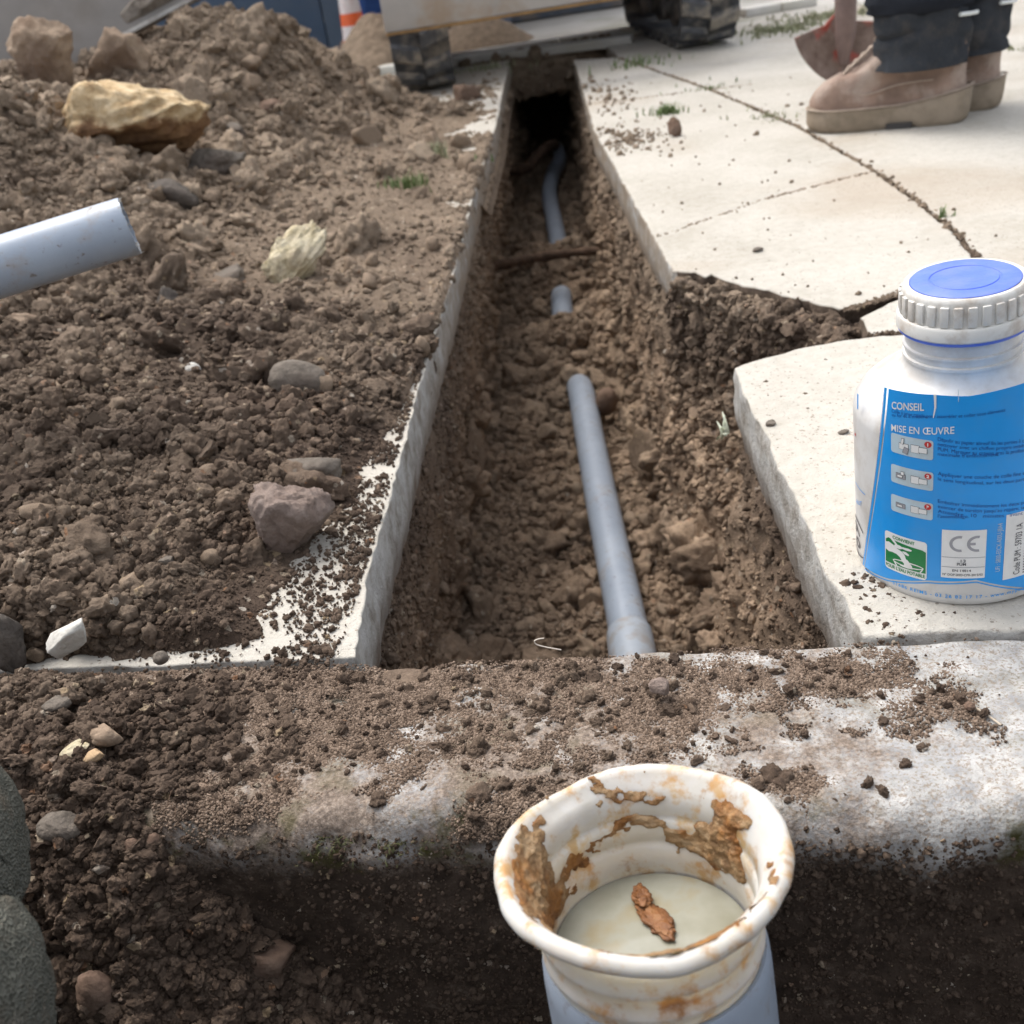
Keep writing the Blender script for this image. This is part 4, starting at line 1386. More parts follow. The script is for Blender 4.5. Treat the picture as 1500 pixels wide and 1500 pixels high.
tuft('moss_tuft', 'smaller mossy tuft on the beam lip left of the sleeve', at_z(580, 1218, -.014), 220, .0035, .010, 'moss', 'moss', .0006, 1.2)
w1 = XY(1060, 628, -.05)
tuft('seedling', 'white stemmed seedling poking from the trench wall beside the near slab', Vector((w1[0], w1[1], -.055)), 7, .026, .006, 'stem_white', 'plant', .003, .9)
# pale fibre and straw on the beam
fp = [(822, 952), (800, 948), (786, 944), (783, 939), (789, 936), (797, 935)]
base = [at_y(*p, B0.y + .01) for p in fp]
o = MB().tube(smooth_path(base, 6), .00045, 6).build('fibre', M['fibre_pale'])
tag(o, 'thin pale curled fibre standing up from the far edge of the beam', 'fibre')
o = MB().tube([at_z(1428, 1036, .003), at_z(1447, 1048, .002), at_z(1466, 1062, .001)], .0006, 6).build('straw', M['straw'])
tag(o, 'short straight straw lying on the right of the beam', 'straw')

# ---- bottle of pipe glue
bc = at_z(1393, 884, .003)
BR = .0655
bfwd = Vector((bc.x, bc.y)).normalized()
BX, BY = bc.x + bfwd.x * BR * .985, bc.y + bfwd.y * BR * .985
# height from the cap top
dcap = ray(1404, 405)
ytop = BY
BH = at_y(1404, 405, ytop).z - .003
BX = (BX + at_y(1404, 405, ytop).x) / 2
print('bottle', BX, BY, 'height', BH)
BX, BY = bc.x + bfwd.x * BR * .985, bc.y + bfwd.y * BR * .985
bt = empty('glue_bottle', (BX, BY, .003), 'white plastic glue bottle with a blue label and a blue topped ribbed cap', 'bottle')
bt.rotation_euler = (rad(1.0), rad(-3.4), 0)
MBT = Matrix.Translation((BX, BY, .003)) @ Euler(bt.rotation_euler).to_matrix().to_4x4()
MBI = MBT.inverted()
hs_ = BH / .215
prof = [(.0, .003), (.055, .002), (.058, .0), (.0625, .0008), (.0648, .003), (BR, .007), (BR, .030), (BR, .126 * hs_), (BR - .0008, .132 * hs_), (BR - .0045, .140 * hs_), (BR - .012, .1475 * hs_), (BR - .020, .152 * hs_), (BR - .026, .155 * hs_), (.0365, .1575 * hs_), (.0345, .161 * hs_), (.0342, .165 * hs_), (.0352, .1655 * hs_), (.0352, .1675 * hs_), (.0337, .168 * hs_), (.0337, .1725 * hs_), (.0349, .173 * hs_), (.0349, .1745 * hs_), (.0335, .175 * hs_), (.0335, .190 * hs_), (.030, .191 * hs_), (.0, .191 * hs_)]
mb = MB(); mb.lathe(prof, 96); mb.build('bottle_body', M['bottle_white'], bt, sharp=50)
mb = MB(); mb.lathe([(.030, .1845 * hs_), (.0372, .1845 * hs_), (.0378, .1852 * hs_), (.0378, .187 * hs_), (.030, .187 * hs_)], 72); mb.build('seal_ring', M['cap_blue'], bt)
c0, c1, c2 = .1868 * hs_, .195 * hs_, .215 * hs_
KC = .0388 / .0408
mb = MB(); mb.lathe([(.034, c0), (.0398, c0), (.0408, c0 + .001), (.0408, c1), (.0400, c1 + .0012), (.0378, c1 + .0018), (.0374, c2 - .003), (.0366, c2 - .0008), (.0355, c2), (.0330, c2 - .0002), (.0328, c2 - .0012), (.0, c2 - .0012)], 96)
nrib = 30
for q in range(nrib):
    an = 2 * PI * q / nrib
    Mx = Matrix.Rotation(an, 3, 'Z')
    mb.box(Mx @ Vector((.0381, 0, (c1 + c2) / 2 - .001)), (.0022, .0052, c2 - c1 - .006), Mx, .0006)
bmesh.ops.scale(mb.bm, vec=(KC, KC, 1), verts=mb.bm.verts[:])
cap = mb.build('cap', M['cap_white'], bt, sharp=35)
mb = MB(); mb.lathe([(.0311, c2 - .0012), (.0310, c2 + .0002), (.0302, c2 + .0006), (.0202, c2 + .0006), (.0198, c2 + .0001), (.0190, c2 + .0001), (.0186, c2 + .0006), (.006, c2 + .0007), (0, c2 + .0007)], 72)
mb.build('cap_disc', M['cap_blue'], cap, sharp=35)


def cyl(px, py, r=BR):
    """arc length and height on the bottle wall under a sight line"""
    o_ = MBI @ CC; d = MBI.to_3x3() @ ray(px, py)
    A = d.x ** 2 + d.y ** 2; B = 2 * (o_.x * d.x + o_.y * d.y); C_ = o_.x ** 2 + o_.y ** 2 - r * r
    disc = max(B * B - 4 * A * C_, 0)
    p = o_ + d * ((-B - math.sqrt(disc)) / (2 * A))
    return math.atan2(p.x, -p.y) * BR, p.z


def wrap(s, z, lift):
    th = s / BR
    return ((BR + lift) * math.sin(th), -(BR + lift) * math.cos(th), z)


def patch(name, outline_s, zlo, zhi, mat, lift, n=40, m=24):
    """patch between two height curves zlo(s), zhi(s) over s0..s1"""
    s0, s1 = outline_s
    V = []
    for i in range(n + 1):
        f = i / n
        for j in range(m + 1):
            g_ = j / m
            a, b = (s0(g_) if callable(s0) else s0), (s1(g_) if callable(s1) else s1)
            s = a + (b - a) * f
            lo, hi = (zlo(s) if callable(zlo) else zlo), (zhi(s) if callable(zhi) else zhi)
            V.append(wrap(s, lo + (hi - lo) * g_, lift))
    return from_np(name, V, grid_faces(n + 1, m + 1), M[mat], bt)


def rrect(name, s0, s1, z0, z1, mat, lift, r=.0015):
    pts = []
    for cx, cy, a0 in ((s1 - r, z0 + r, -90), (s1 - r, z1 - r, 0), (s0 + r, z1 - r, 90), (s0 + r, z0 + r, 180)):
        for q in range(5):
            an = rad(a0 + 22.5 * q); pts.append((cx + r * math.cos(an), cy + r * math.sin(an)))
    return flatpoly(name, pts, mat, lift)


def flatpoly(name, pts, mat, lift, parent=None):
    """polygon in (s, z), cut into narrow strips so that it follows the wall"""
    bm = bmesh.new()
    f = bm.faces.new([bm.verts.new((a, b, 0)) for a, b in pts])
    lo, hi = min(p[0] for p in pts), max(p[0] for p in pts)
    k_ = max(1, int((hi - lo) / .0016))
    for i in range(1, k_):
        bmesh.ops.bisect_plane(bm, geom=bm.verts[:] + bm.edges[:] + bm.faces[:], plane_co=(lo + (hi - lo) * i / k_, 0, 0), plane_no=(1, 0, 0))
    bmesh.ops.triangulate(bm, faces=bm.faces[:])
    for v in bm.verts: v.co = wrap(v.co.x, v.co.y, lift)
    me = bpy.data.meshes.new(name); bm.to_mesh(me); bm.free()
    return link(name, me, M[mat], parent or bt)


def lettering(body, pA, pB, pTop, mat, lift=.00055, name='lettering', rotated=False, bold=0, parent=None, fit=True, wscale=1.0):
    """text on the bottle: baseline from pixel pA to pB, cap height from pTop"""
    sA, zA = cyl(*pA); sB, zB = cyl(*pB); sT, zT = cyl(*pTop)
    cu = bpy.data.curves.new(name, 'FONT'); cu.body = body; cu.size = 1.0; cu.offset = bold
    o = bpy.data.objects.new(name, cu)
    me0 = bpy.data.meshes.new_from_object(o)
    bpy.data.objects.remove(o); bpy.data.curves.remove(cu)
    xs = [v.co.x for v in me0.vertices]
    wd = max(xs) - min(xs); x0 = min(xs)
    if rotated:
        L = math.hypot(sB - sA, zB - zA)
        k_ = L / wd; ch = abs(sT - sA) / .70
        for v in me0.vertices:
            a = (v.co.x - x0) * k_
            v.co = wrap(sA - v.co.y * ch, zA + a, lift)
    else:
        L = sB - sA
        k_ = L / wd; ch = (zT - zA) / .70
        for v in me0.vertices:
            f = (v.co.x - x0) / wd
            v.co = wrap(sA + f * L, zA + (zB - zA) * f + v.co.y * ch, lift)
    me0.materials.clear()
    return link(name, me0, M[mat], parent or bt)


# blue panel: left border leans, top edge dips in the middle
P_ = [cyl(1302, 569), cyl(1370, 578), cyl(1420, 580), cyl(1460, 572), cyl(1499, 561)]
sl_top = P_[0][0]; sl_bot = cyl(1267, 828)[0]
zt_s = [p[0] for p in P_] + [P_[-1][0] + .03]; zt_z = [p[1] for p in P_] + [P_[-1][1] - .004]
Q_ = [cyl(1267, 830), cyl(1300, 847), cyl(1360, 850), cyl(1430, 849), cyl(1499, 860)]
zb_s = [p[0] for p in Q_] + [Q_[-1][0] + .03]; zb_z = [p[1] for p in Q_] + [Q_[-1][1] - .004]
sR = zt_s[-1]
zhi = lambda s: float(np.interp(s, zt_s, zt_z)); zlo = lambda s: float(np.interp(s, zb_s, zb_z))
mid = cyl(1292, 720)[0]
ledge_s = lambda g_: (sl_bot * (1 - g_) ** 2 + 2 * mid * g_ * (1 - g_) + sl_top * g_ ** 2)
lab = patch('label', (lambda g_: ledge_s(g_), sR), zlo, zhi, 'label_blue', .00022, 60, 40)
patch('label_border', (lambda g_: ledge_s(g_) - .0032, lambda g_: ledge_s(g_) - .0012), lambda s: zlo(s), lambda s: zhi(sl_top), 'label_blue', .00020, 4, 40)
patch('label_border', (lambda g_: ledge_s(g_) - .0036, lambda g_: ledge_s(g_) - .0033), lambda s: zlo(s), lambda s: zhi(sl_top), 'label_navy', .00024, 2, 40)
patch('label_border', (sl_bot, sR), lambda s: zlo(s) - .0022, lambda s: zlo(s) - .0013, 'label_blue', .00024, 50, 2)
# torn white scratches
def poly_px(name, pts, mat, lift=.0006):
    return flatpoly(name, [cyl(*p) for p in pts], mat, lift)


poly_px('scratch', [(1368, 577), (1372, 577), (1372, 596), (1368, 612), (1367, 611), (1369, 596)], 'label_white')
poly_px('scratch', [(1403.4, 570), (1404.4, 570), (1404.6, 588), (1403.8, 588)], 'label_pale')
lettering('CONSEIL', (1307, 598), (1354, 601), (1307, 587.5), 'label_white', bold=.018)
lettering('MISE EN ŒUVRE', (1306.5, 630.5), (1398, 634.5), (1306.5, 620.5), 'label_white', bold=.008)
for body, a, b, t in [
        ('Colle à prise rapide pour assembler et coller tous éléments', (1307, 603.5), (1472, 602), (1307, 598.6)), ('au fur et à mesure.', (1307, 609), (1360, 612), (1307, 604.5)),
        ('Dépolir au papier abrasif fin les parties à coller,', (1374, 645), (1512, 645), (1374, 639.5)), ('nettoyer avec un chiffon propre imbibé de', (1374, 652), (1512, 652), (1374, 647)),
        ('PUM. Marquer au crayon gras la profondeur', (1374, 659.5), (1512, 659), (1374, 654)), ('maximale d’emboîtement.', (1374, 666.5), (1463, 667), (1374, 661.5)),
        ('Appliquer une couche de colle fine et', (1374, 695.5), (1503, 694), (1374, 690)), ('le sens longitudinal, sur les deux parties', (1374, 703), (1507, 702), (1374, 698)),
        ('Emboîter immédiatement les deux pièces', (1374, 735.5), (1512, 735), (1374, 730.5)), ('exercer de torsion jusqu’au repère, serrer', (1374, 743), (1512, 742), (1374, 738)),
        ('Attendre   10   minutes   avant   de', (1374, 750), (1512, 750), (1374, 745)), ('l’assemblage.', (1374, 757.5), (1419, 758), (1374, 752.5))]:
    lettering(body, a, b, t, 'label_navy')
# step pictures
for num, (x0, y0, x1, y1) in (('1', (1306, 632.5, 1367, 673)), ('2', (1306, 678, 1367, 718)), ('3', (1306, 722, 1366.5, 761))):
    s0, z1 = cyl(x0, y0); s1, z0 = cyl(x1, y1 + 1.0)
    pic = rrect('step_picture', s0, s1, z0, z1, 'label_pale', .00045, .0016)
    rr = .0021
    cxs, czs = s1 - .0030, z1 - .0030
    flatpoly('number_dot', [(cxs + rr * math.cos(2 * PI * q / 16), czs + rr * math.sin(2 * PI * q / 16)) for q in range(16)], 'label_red', .00062, pic)
    h_ = (z1 - z0); w_ = s1 - s0
    cu = bpy.data.curves.new('lettering', 'FONT'); cu.body = num; cu.size = .0030; cu.offset = .00015
    o = bpy.data.objects.new('lettering', cu); me0 = bpy.data.meshes.new_from_object(o); bpy.data.objects.remove(o)
    for v in me0.vertices: v.co = wrap(cxs - .0008 + v.co.x, czs - .001 + v.co.y, .0008)
    me0.materials.clear()
    link('lettering', me0, M['label_white'], pic)

    def bx_(a, b, c, d, mat, lf=.0006, ang=0.0):
        """a box drawn in the picture, fractions of its width and height"""
        x0_, x1_, y0_, y1_ = s0 + a * w_, s0 + c * w_, z0 + b * h_, z0 + d * h_
        cx_, cy_ = (x0_ + x1_) / 2, (y0_ + y1_) / 2
        pts_ = []
        for qx, qy in ((x0_, y0_), (x1_, y0_), (x1_, y1_), (x0_, y1_)):
            ddx, ddy = qx - cx_, qy - cy_
            pts_.append((cx_ + ddx * math.cos(ang) - ddy * math.sin(ang), cy_ + ddx * math.sin(ang) + ddy * math.cos(ang)))
        e_ = .00022
        g0 = [(cx_ + (px_ - cx_) * (1 + e_ / max(abs(px_ - cx_), 1e-5)), cy_ + (py_ - cy_) * (1 + e_ / max(abs(py_ - cy_), 1e-5))) for px_, py_ in pts_]
        flatpoly('drawing', g0, 'label_dark', lf, pic); flatpoly('drawing', pts_, mat, lf + .0001, pic)
    bx_(.51, .26, .70, .64, 'label_white', .0006); bx_(.69, .32, .87, .58, 'label_white', .00085)
    if num == '1':
        bx_(.22, .30, .44, .60, 'label_white'); bx_(.33, .12, .44, .42, 'label_grey', .00085, -.35); bx_(.28, .58, .33, .86, 'label_white', .00085, -.15)
    else:
        bx_(.14, .34, .37, .60, 'label_grey'); bx_(.18, .42, .30, .52, 'label_white', .00085)
        if num == '2': bx_(.27, .58, .34, .74, 'label_white', .00085)
# drinking water badge
s0, z1 = cyl(1297, 775); s1, z0 = cyl(1357.5, 850)
bw, bh = s1 - s0, z1 - z0
badge = rrect('water_badge', s0, s1, z0, z1, 'label_white', .00045, .0022)
flatpoly('badge_field', [(s0 + .02 * bw, z0 + .18 * bh), (s0 + .98 * bw, z0 + .18 * bh), (s0 + .98 * bw, z0 + .74 * bh), (s0 + .90 * bw, z0 + .78 * bh), (s0 + .10 * bw, z0 + .84 * bh), (s0 + .03 * bw, z0 + .78 * bh)], 'label_green', .0006, badge)
def bz(pts, mat='label_white', lf=.00075):
    flatpoly('drawing', [(s0 + a * bw, z0 + b * bh) for a, b in pts], mat, lf, badge)
def ell(cx, cy, rx, ry, a0=0, a1=360, th=None, mat='label_white', lf=.00075):
    k_ = 20
    an = [rad(a0 + (a1 - a0) * q / k_) for q in range(k_ + (0 if th is None and a1 - a0 == 360 else 1))]
    pts = [(cx + rx * math.cos(t), cy + ry * math.sin(t)) for t in an]
    if th: pts += [(cx + (rx - th) * math.cos(t), cy + (ry - th) * math.sin(t)) for t in an[::-1]]
    bz(pts, mat, lf)
bz([(.02, .52), (.02, .70), (.12, .74), (.24, .70), (.34, .64), (.46, .60), (.52, .52), (.55, .42), (.62, .30), (.56, .27), (.47, .33), (.40, .44), (.32, .49), (.20, .50), (.12, .48)])
ell(.36, .70, .10, .05); bz([(.40, .70), (.46, .73), (.60, .74), (.68, .72), (.66, .68), (.56, .67), (.46, .68)]); bz([(.16, .84), (.24, .86), (.34, .75), (.30, .72)])
bz([(.46, .62), (.54, .63), (.62, .58), (.60, .54), (.50, .56)])
bz([(.52, .44), (.58, .43), (.68, .30), (.70, .24), (.50, .24), (.50, .30)])
ell(.58, .30, .36, .075, 0, 360, .03); ell(.56, .235, .16, .03); bz([(.24, .27), (.28, .27), (.34, .19), (.30, .18)]); bz([(.90, .27), (.93, .27), (.88, .185), (.85, .185)])
def badge_text(body, a, b, c, d):
    cu = bpy.data.curves.new('lettering', 'FONT'); cu.body = body; cu.size = 1; cu.offset = .02
    o = bpy.data.objects.new('lettering', cu); me0 = bpy.data.meshes.new_from_object(o); bpy.data.objects.remove(o)
    xs = [v.co.x for v in me0.vertices]; x0_, wd_ = min(xs), max(xs) - min(xs)
    for v in me0.vertices: v.co = wrap(s0 + bw * (a + (c - a) * (v.co.x - x0_) / wd_), z0 + bh * (b + (d - b) * v.co.y / .7), .0008)
    me0.materials.clear()
    link('lettering', me0, M['label_green'], badge)
badge_text('CONVIENT', .22, .87, .74, .95); badge_text('POUR L’EAU POTABLE', .03, .06, .97, .15)
# conformity plate
s0, z1 = cyl(1380, 775); s1, z0 = cyl(1442, 845.5)
bw, bh = s1 - s0, z1 - z0
badge = rrect('conformity_plate', s0, s1, z0, z1, 'label_white', .00045, .0003)
for b_ in (.44, .235): bz([(.01, b_ - .006), (.99, b_ - .006), (.99, b_ + .006), (.01, b_ + .006)], 'label_grey', .0006)
def arc_letter(cx, bar):
    k_ = 24; pts = []
    for q in range(k_ + 1):
        t = rad(78 + 204 * q / k_); pts.append((cx + .235 * math.cos(t), .725 + .165 * math.sin(t)))
    for q in range(k_, -1, -1):
        t = rad(78 + 204 * q / k_); pts.append((cx + .165 * math.cos(t), .725 + .115 * math.sin(t)))
    bz(pts, 'label_grey', .0006)
    if bar: bz([(cx - .2, .70), (cx - .04, .70), (cx - .04, .75), (cx - .2, .75)], 'label_grey', .0007)
arc_letter(.41, False); arc_letter(.80, True)
def plate_text(body, a, b, c, d, mat='label_dark'):
    cu = bpy.data.curves.new('lettering', 'FONT'); cu.body = body; cu.size = 1; cu.offset = .008
    o = bpy.data.objects.new('lettering', cu); me0 = bpy.data.meshes.new_from_object(o); bpy.data.objects.remove(o)
    xs = [v.co.x for v in me0.vertices]; x0_, wd_ = min(xs), max(xs) - min(xs)
    for v in me0.vertices: v.co = wrap(s0 + bw * (a + (c - a) * (v.co.x - x0_) / wd_), z0 + bh * (b + (d - b) * v.co.y / .7), .0008)
    me0.materials.clear()
    link('lettering', me0, M[mat], badge)
plate_text('13', .44, .345, .55, .405); plate_text('PUM', .36, .275, .56, .335); plate_text('EN 14814', .26, .145, .68, .195); plate_text('N° DOP 0003-CPR-2013/02', .04, .055, .95, .10)
# bar code sticker at the right
s0, z1 = cyl(1474, 754); s1, z0 = cyl(1499, 851)[0] + .022, cyl(1470, 849)[1]
st_ = rrect('code_sticker', s0, s1, z0, z1, 'label_white', .00045, .0003)
lettering('Code PUM : 59703 1A', (1492, 839), (1496, 765), (1483, 839), 'label_dark', .0007, rotated=True, parent=st_)
sx0 = cyl(1497, 800)[0] + .0012
for q in range(22):
    ht = z0 + .002 + q * (z1 - z0 - .004) / 22
    flatpoly('bar', [(sx0, ht), (sx0 + .012, ht), (sx0 + .012, ht + rng.uniform(.0003, .0011)), (sx0, ht + .0007)], 'label_dark', .0007, st_)
lettering('UFI : S800-E0CX-A00U-J8A4', (1464, 836), (1470, 765), (1457, 836), 'label_pale', .0006, rotated=True)
cu = bpy.data.curves.new('lettering', 'FONT'); cu.body = '51686 REIMS - 03 26 82 17 17 - www.mypum.fr'; cu.size = .0036; cu.space_character = 1.25; cu.offset = .00004
o = bpy.data.objects.new('lettering', cu); me0 = bpy.data.meshes.new_from_object(o); bpy.data.objects.remove(o)
s_a = cyl(1308, 862)[0]
for v in me0.vertices: v.co = wrap(s_a + v.co.x, .0082 + v.co.y, .0004)
me0.materials.clear(); link('lettering', me0, M['label_blue'], bt)
# marks on the white side
for (a, b, c) in [((1247.0 + 9, 575), (1259, 601), 'label_blue'), ((1252.5, 632), (1254.5, 640), 'label_red'), ((1251.5, 642), (1255, 650), 'label_red'), ((1251.5, 652), (1254.5, 660), 'label_red')]:
    (sa, za), (sb, zb) = cyl(*a), cyl(*b)
    flatpoly('side_mark', [(sa, zb), (sb - abs(sb - sa) * .3, zb), (sb, za), (sa + abs(sb - sa) * .3, za)], c, .0004)
lettering('HAUT', (1255, 737), (1263, 741), (1255, 731), 'label_blue', .0004); lettering('(69)', (1261, 817), (1263, 772), (1254.5, 817), 'label_dark', .0004, rotated=True)
(sa, za), (sb, zb) = cyl(1254, 705), cyl(1268, 724)
flatpoly('side_mark', [(sa, za), (sa, za - .0006), (sb, zb - .0006), (sb, zb)], 'label_blue', .0004)

# ---- translucent sleeve in the grey stand pipe, close to the camera
JD = .445
jc = at_d(937, 1246, JD)
print('sleeve', jc)
sp = empty('standpipe', (jc.x, jc.y, jc.z), 'milky plastic flared sleeve smeared with clay in a grey pipe rising from the pit', 'standpipe')
sp.rotation_euler = (rad(-9), rad(-1), 0)
RI, RO = .0485, .0645
prof = [(.0478, -.012), (.0470, -.30)]
jp = [(.0430, -.115), (.0438, -.075), (.0455, -.055), (.0462, -.052), (.0457, -.049), (.0458, -.0375), (.0466, -.036), (.0474, -.035), (.0477, -.0335), (.0470, -.0325), (.0476, -.024), (.0484, -.0225), (.0494, -.0215), (.0494, -.020), (.0488, -.019), (.0505, -.011), (.0528, -.0065), (.0556, -.0034), (.0572, -.0014), (.0588, .0004), (.0606, .0010), (.0626, .0004), (.0641, -.0012), (.0647, -.0032), (.0642, -.0052), (.0622, -.0068), (.0590, -.0082), (.0550, -.0110), (.0520, -.0150), (.0502, -.019), (.0494, -.029), (.0503, -.0302), (.0504, -.0330), (.0494, -.0345), (.0492, -.042), (.0500, -.0432), (.0500, -.0455), (.0488, -.047), (.0478, -.053), (.0474, -.062), (.0472, -.12)]
N_ = 128
V = []
for (r_, z_) in jp:
    for k_ in range(N_):
        an = 2 * PI * k_ / N_
        wv = 1 + .005 * math.sin(17 * an + 2) * math.sin(7 * an) * (r_ > .06) + .006 * math.sin(2 * an + .6) + .004 * math.sin(5 * an + 1.7) * (r_ > .055) + .003 * math.sin(11 * an) * (r_ > .06)
        dz_ = (.0016 * math.sin(2 * an + 1) + .001 * math.sin(5 * an)) * (r_ > .054)
        V.append((r_ * wv * math.cos(an), r_ * wv * math.sin(an), z_ + dz_))
V = np.array(V)
F = grid_faces(len(jp), N_)
F = np.concatenate([F, np.array([[i * N_ + N_ - 1, i * N_, (i + 1) * N_, (i + 1) * N_ + N_ - 1] for i in range(len(jp) - 1)])[:, [0, 3, 2, 1]]])
sleeve = from_np('sleeve', V, F[:, ::-1], M['milky_plastic'], sp)
# grey pipe around it
mb = MB(); mb.lathe([(.0482, -.052), (.0500, -.0515), (.0512, -.054), (.0517, -.062), (.0520, -.09), (.0520, -.70), (.0482, -.70), (.0482, -.052)], 96)
mb.build('grey_pipe', M['grey_pvc'], sp)
mb = MB(); mb.lathe([(.0452, -.052), (.0, -.052)], 64); wtr = mb.build('water', M['murky_water'], sp)


zi = np.array([-.115, -.075, -.055, -.049, -.036, -.031, -.021, -.018, -.011, -.0065, -.0034, -.0014, .0004, .0012])
ri = np.array([.043, .0438, .0455, .0457, .0460, .0476, .0482, .0492, .0505, .0528, .0556, .0572, .0588, .0600])
th_, zz_ = np.meshgrid(np.linspace(0, 2 * PI, 420, endpoint=False), np.linspace(-.056, .0008, 120), indexing='ij')
cx_, sx_2 = np.cos(th_), np.sin(th_)
warp = .25 * fbm(cx_ * 3, sx_2 * 3, zz_ * 60, 3, 5)
deg = np.degrees(th_) + 60 * warp
zw = zz_ + .012 * fbm(cx_ * 4, sx_2 * 4, zz_ * 90, 3, 6)


def blob(d0_, dw, z0_, zw_, a_): return a_ * np.exp(-(((deg - d0_ + 180) % 360 - 180) / dw) ** 4 - ((zw - z0_) / zw_) ** 4)


fld = (blob(172, 24, -.026, .017, 1.25) + blob(165, 30, -.009, .006, .75) + blob(200, 14, -.010, .005, .55) + blob(28, 15, -.022, .016, 1.15) + blob(90, 26, -.0075, .003, .55)
       + blob(120, 20, -.030, .005, .62) + blob(84, 16, -.024, .004, .72) + blob(55, 14, -.030, .007, .70) + blob(140, 12, -.040, .008, .5) + blob(175, 30, .0, .0035, .78) + blob(250, 60, -.004, .003, .45) + blob(320, 30, -.004, .003, .5))
det = fbm(cx_ * 9, sx_2 * 9, zz_ * 260, 4, 11)
tk = fld + .46 * det - .38 + .12 * fbm(cx_ * 22, sx_2 * 22, zz_ * 600, 2, 12)
tk = np.where(tk > 0, .0004 + .0034 * np.clip(tk, 0, 1.2) ** 1.15 * (.75 + .7 * fbm(cx_ * 14, sx_2 * 14, zz_ * 330, 3, 14)), -.0012)
rr_ = np.interp(zz_, zi, ri) - tk
SV_ = np.stack([rr_ * cx_, rr_ * sx_2, zz_], -1).reshape(-1, 3)
SF_ = grid_faces(420, 120, wrap_u=True)
kept = (tk.reshape(-1)[SF_] > -.001).any(1)
from_np('clay_smear', SV_, SF_[kept], M['clay_smear'], sp)
V, F = ICO[5]
P = V * np.array([.0058, .012, .0016]) * (1 + .5 * fbm(V[:, 0] * 2, V[:, 1] * 2, V[:, 2] * 2, 3, 5)[:, None] + .2 * fbm(V[:, 0] * 8, V[:, 1] * 8, V[:, 2] * 8, 3, 6)[:, None])
P[:, 0] += -.35 * (P[:, 1])
o = from_np('floating_mud', P + np.array([.004, .012, -.0505]), F, M['rust_mud'], sp)
P = V * np.array([.0045, .0075, .0030]) * (1 + .5 * fbm(V[:, 0] * 2, V[:, 1] * 2, V[:, 2] * 2, 3, 15)[:, None] + .2 * fbm(V[:, 0] * 8, V[:, 1] * 8, V[:, 2] * 8, 3, 16)[:, None])
o = from_np('floating_mud', P + np.array([.000, .027, -.0495]), F, M['rust_mud'], sp)

# rootlets and fine fibres in the loose soil (uncountable)
mb = MB()
for q in range(150):
    if q < 70:
        px_, py_ = rng.uniform(60, 480), rng.uniform(1010, 1440); p = spill_z(px_, py_)
    elif q < 120:
        px_, py_ = rng.uniform(20, 520), rng.uniform(520, 940); p = on_soil(px_, py_)
    else:
        yy_ = rng.uniform(.75, 1.9); sd_ = rng.integers(0, 2)
        i_ = np.argmin(np.abs(Ys - yy_)); j_ = rng.integers(6, 40) if sd_ else 1 + nl + nf + rng.integers(12, 50)
        p = Vector(TV[i_, j_])
    dv = Vector(rng.normal(size=3)); dv.z = abs(dv.z) * .3; dv.normalize()
    L_ = rng.uniform(.006, .022)
    bnd = Vector(rng.normal(size=3)) * L_ * .25
    mb.tube([p, p + dv * L_ * .4 + bnd * .5 + Vector((0, 0, .002)), p + dv * L_ * .75 + bnd, p + dv * L_ + bnd * .6], [.00035, .0003, .00025, .00012], 5, False)
o = mb.build('rootlets', M['root_bark']); o['kind'] = 'stuff'

# ---- building behind the yard
YB = 5.55
def bx_at(px): return at_y(px, 20, YB).x
bX0, bX1 = -4.2, bx_at(935)
bd = empty('garage', ((bX0 + bX1) / 2, YB, 0), 'low blue grey garage building with metal doors across the back of the yard', 'building')
o0 = Vector((bd.location.x, YB, 0))
def lb(mb, x0, x1, y0, y1, z0, z1, bev=0): mb.box(Vector(((x0 + x1) / 2, (y0 + y1) / 2, (z0 + z1) / 2)) - o0, (x1 - x0, y1 - y0, z1 - z0), None, bev); return mb
xs_ = [bx_at(p) for p in (472, 503, 566, 655, 716, 748)]
mb = MB(); lb(mb, bX0, xs_[0] - .004, YB, YB + .06, 0, 2.3)
for q in range(1, 9): lb(mb, xs_[0] - q * .42 - .006, xs_[0] - q * .42 + .006, YB - .006, YB - .001, 0, 2.3)
mb.build('metal_door', M['wall_blue'], bd, smooth=False)
mb = MB(); lb(mb, xs_[0] + .004, xs_[1], YB - .012, YB + .05, 0, 2.3); mb.build('door_post', M['wall_blue_light'], bd, smooth=False)
mb = MB(); lb(mb, xs_[1], xs_[2], YB + .9, YB + .95, -.005, 2.3); lb(mb, xs_[1] - .002, xs_[1] + .03, YB + .055, YB + .9, -.005, 2.3); lb(mb, xs_[2] - .03, xs_[2] + .002, YB + .055, YB + .9, -.005, 2.3); lb(mb, xs_[1] + .035, xs_[2] - .035, YB + .2, YB + .895, .002, .006)
mb.build('doorway', M['dark_void'], bd, smooth=False)
mb = MB(); lb(mb, xs_[1] + .03, xs_[2] - .03, YB + .12, YB + .15, .14, .165); mb.build('rail', M['rail_grey'], bd, smooth=False)
mb = MB(); lb(mb, xs_[2], xs_[3], YB - .004, YB + .06, 0, 2.3); lb(mb, xs_[5], bX1, YB - .004, YB + .06, 0, 2.3); mb.build('wall', M['digger_frame'], bd, smooth=False)
mb = MB(); lb(mb, xs_[3], xs_[4], YB + .01, YB + .05, 0, 2.3); mb.build('wooden_door', M['stone_brown'], bd, smooth=False)
mb = MB(); lb(mb, xs_[4], xs_[5], YB - .03, YB + .05, 0, 2.3); mb.build('pillar', M['rail_grey'], bd, smooth=False)
mb = MB(); lb(mb, bX0, bX1, YB + .055, YB + 3, 2.3, 2.42); mb.build('roof', M['panel_grey'], bd, smooth=False)
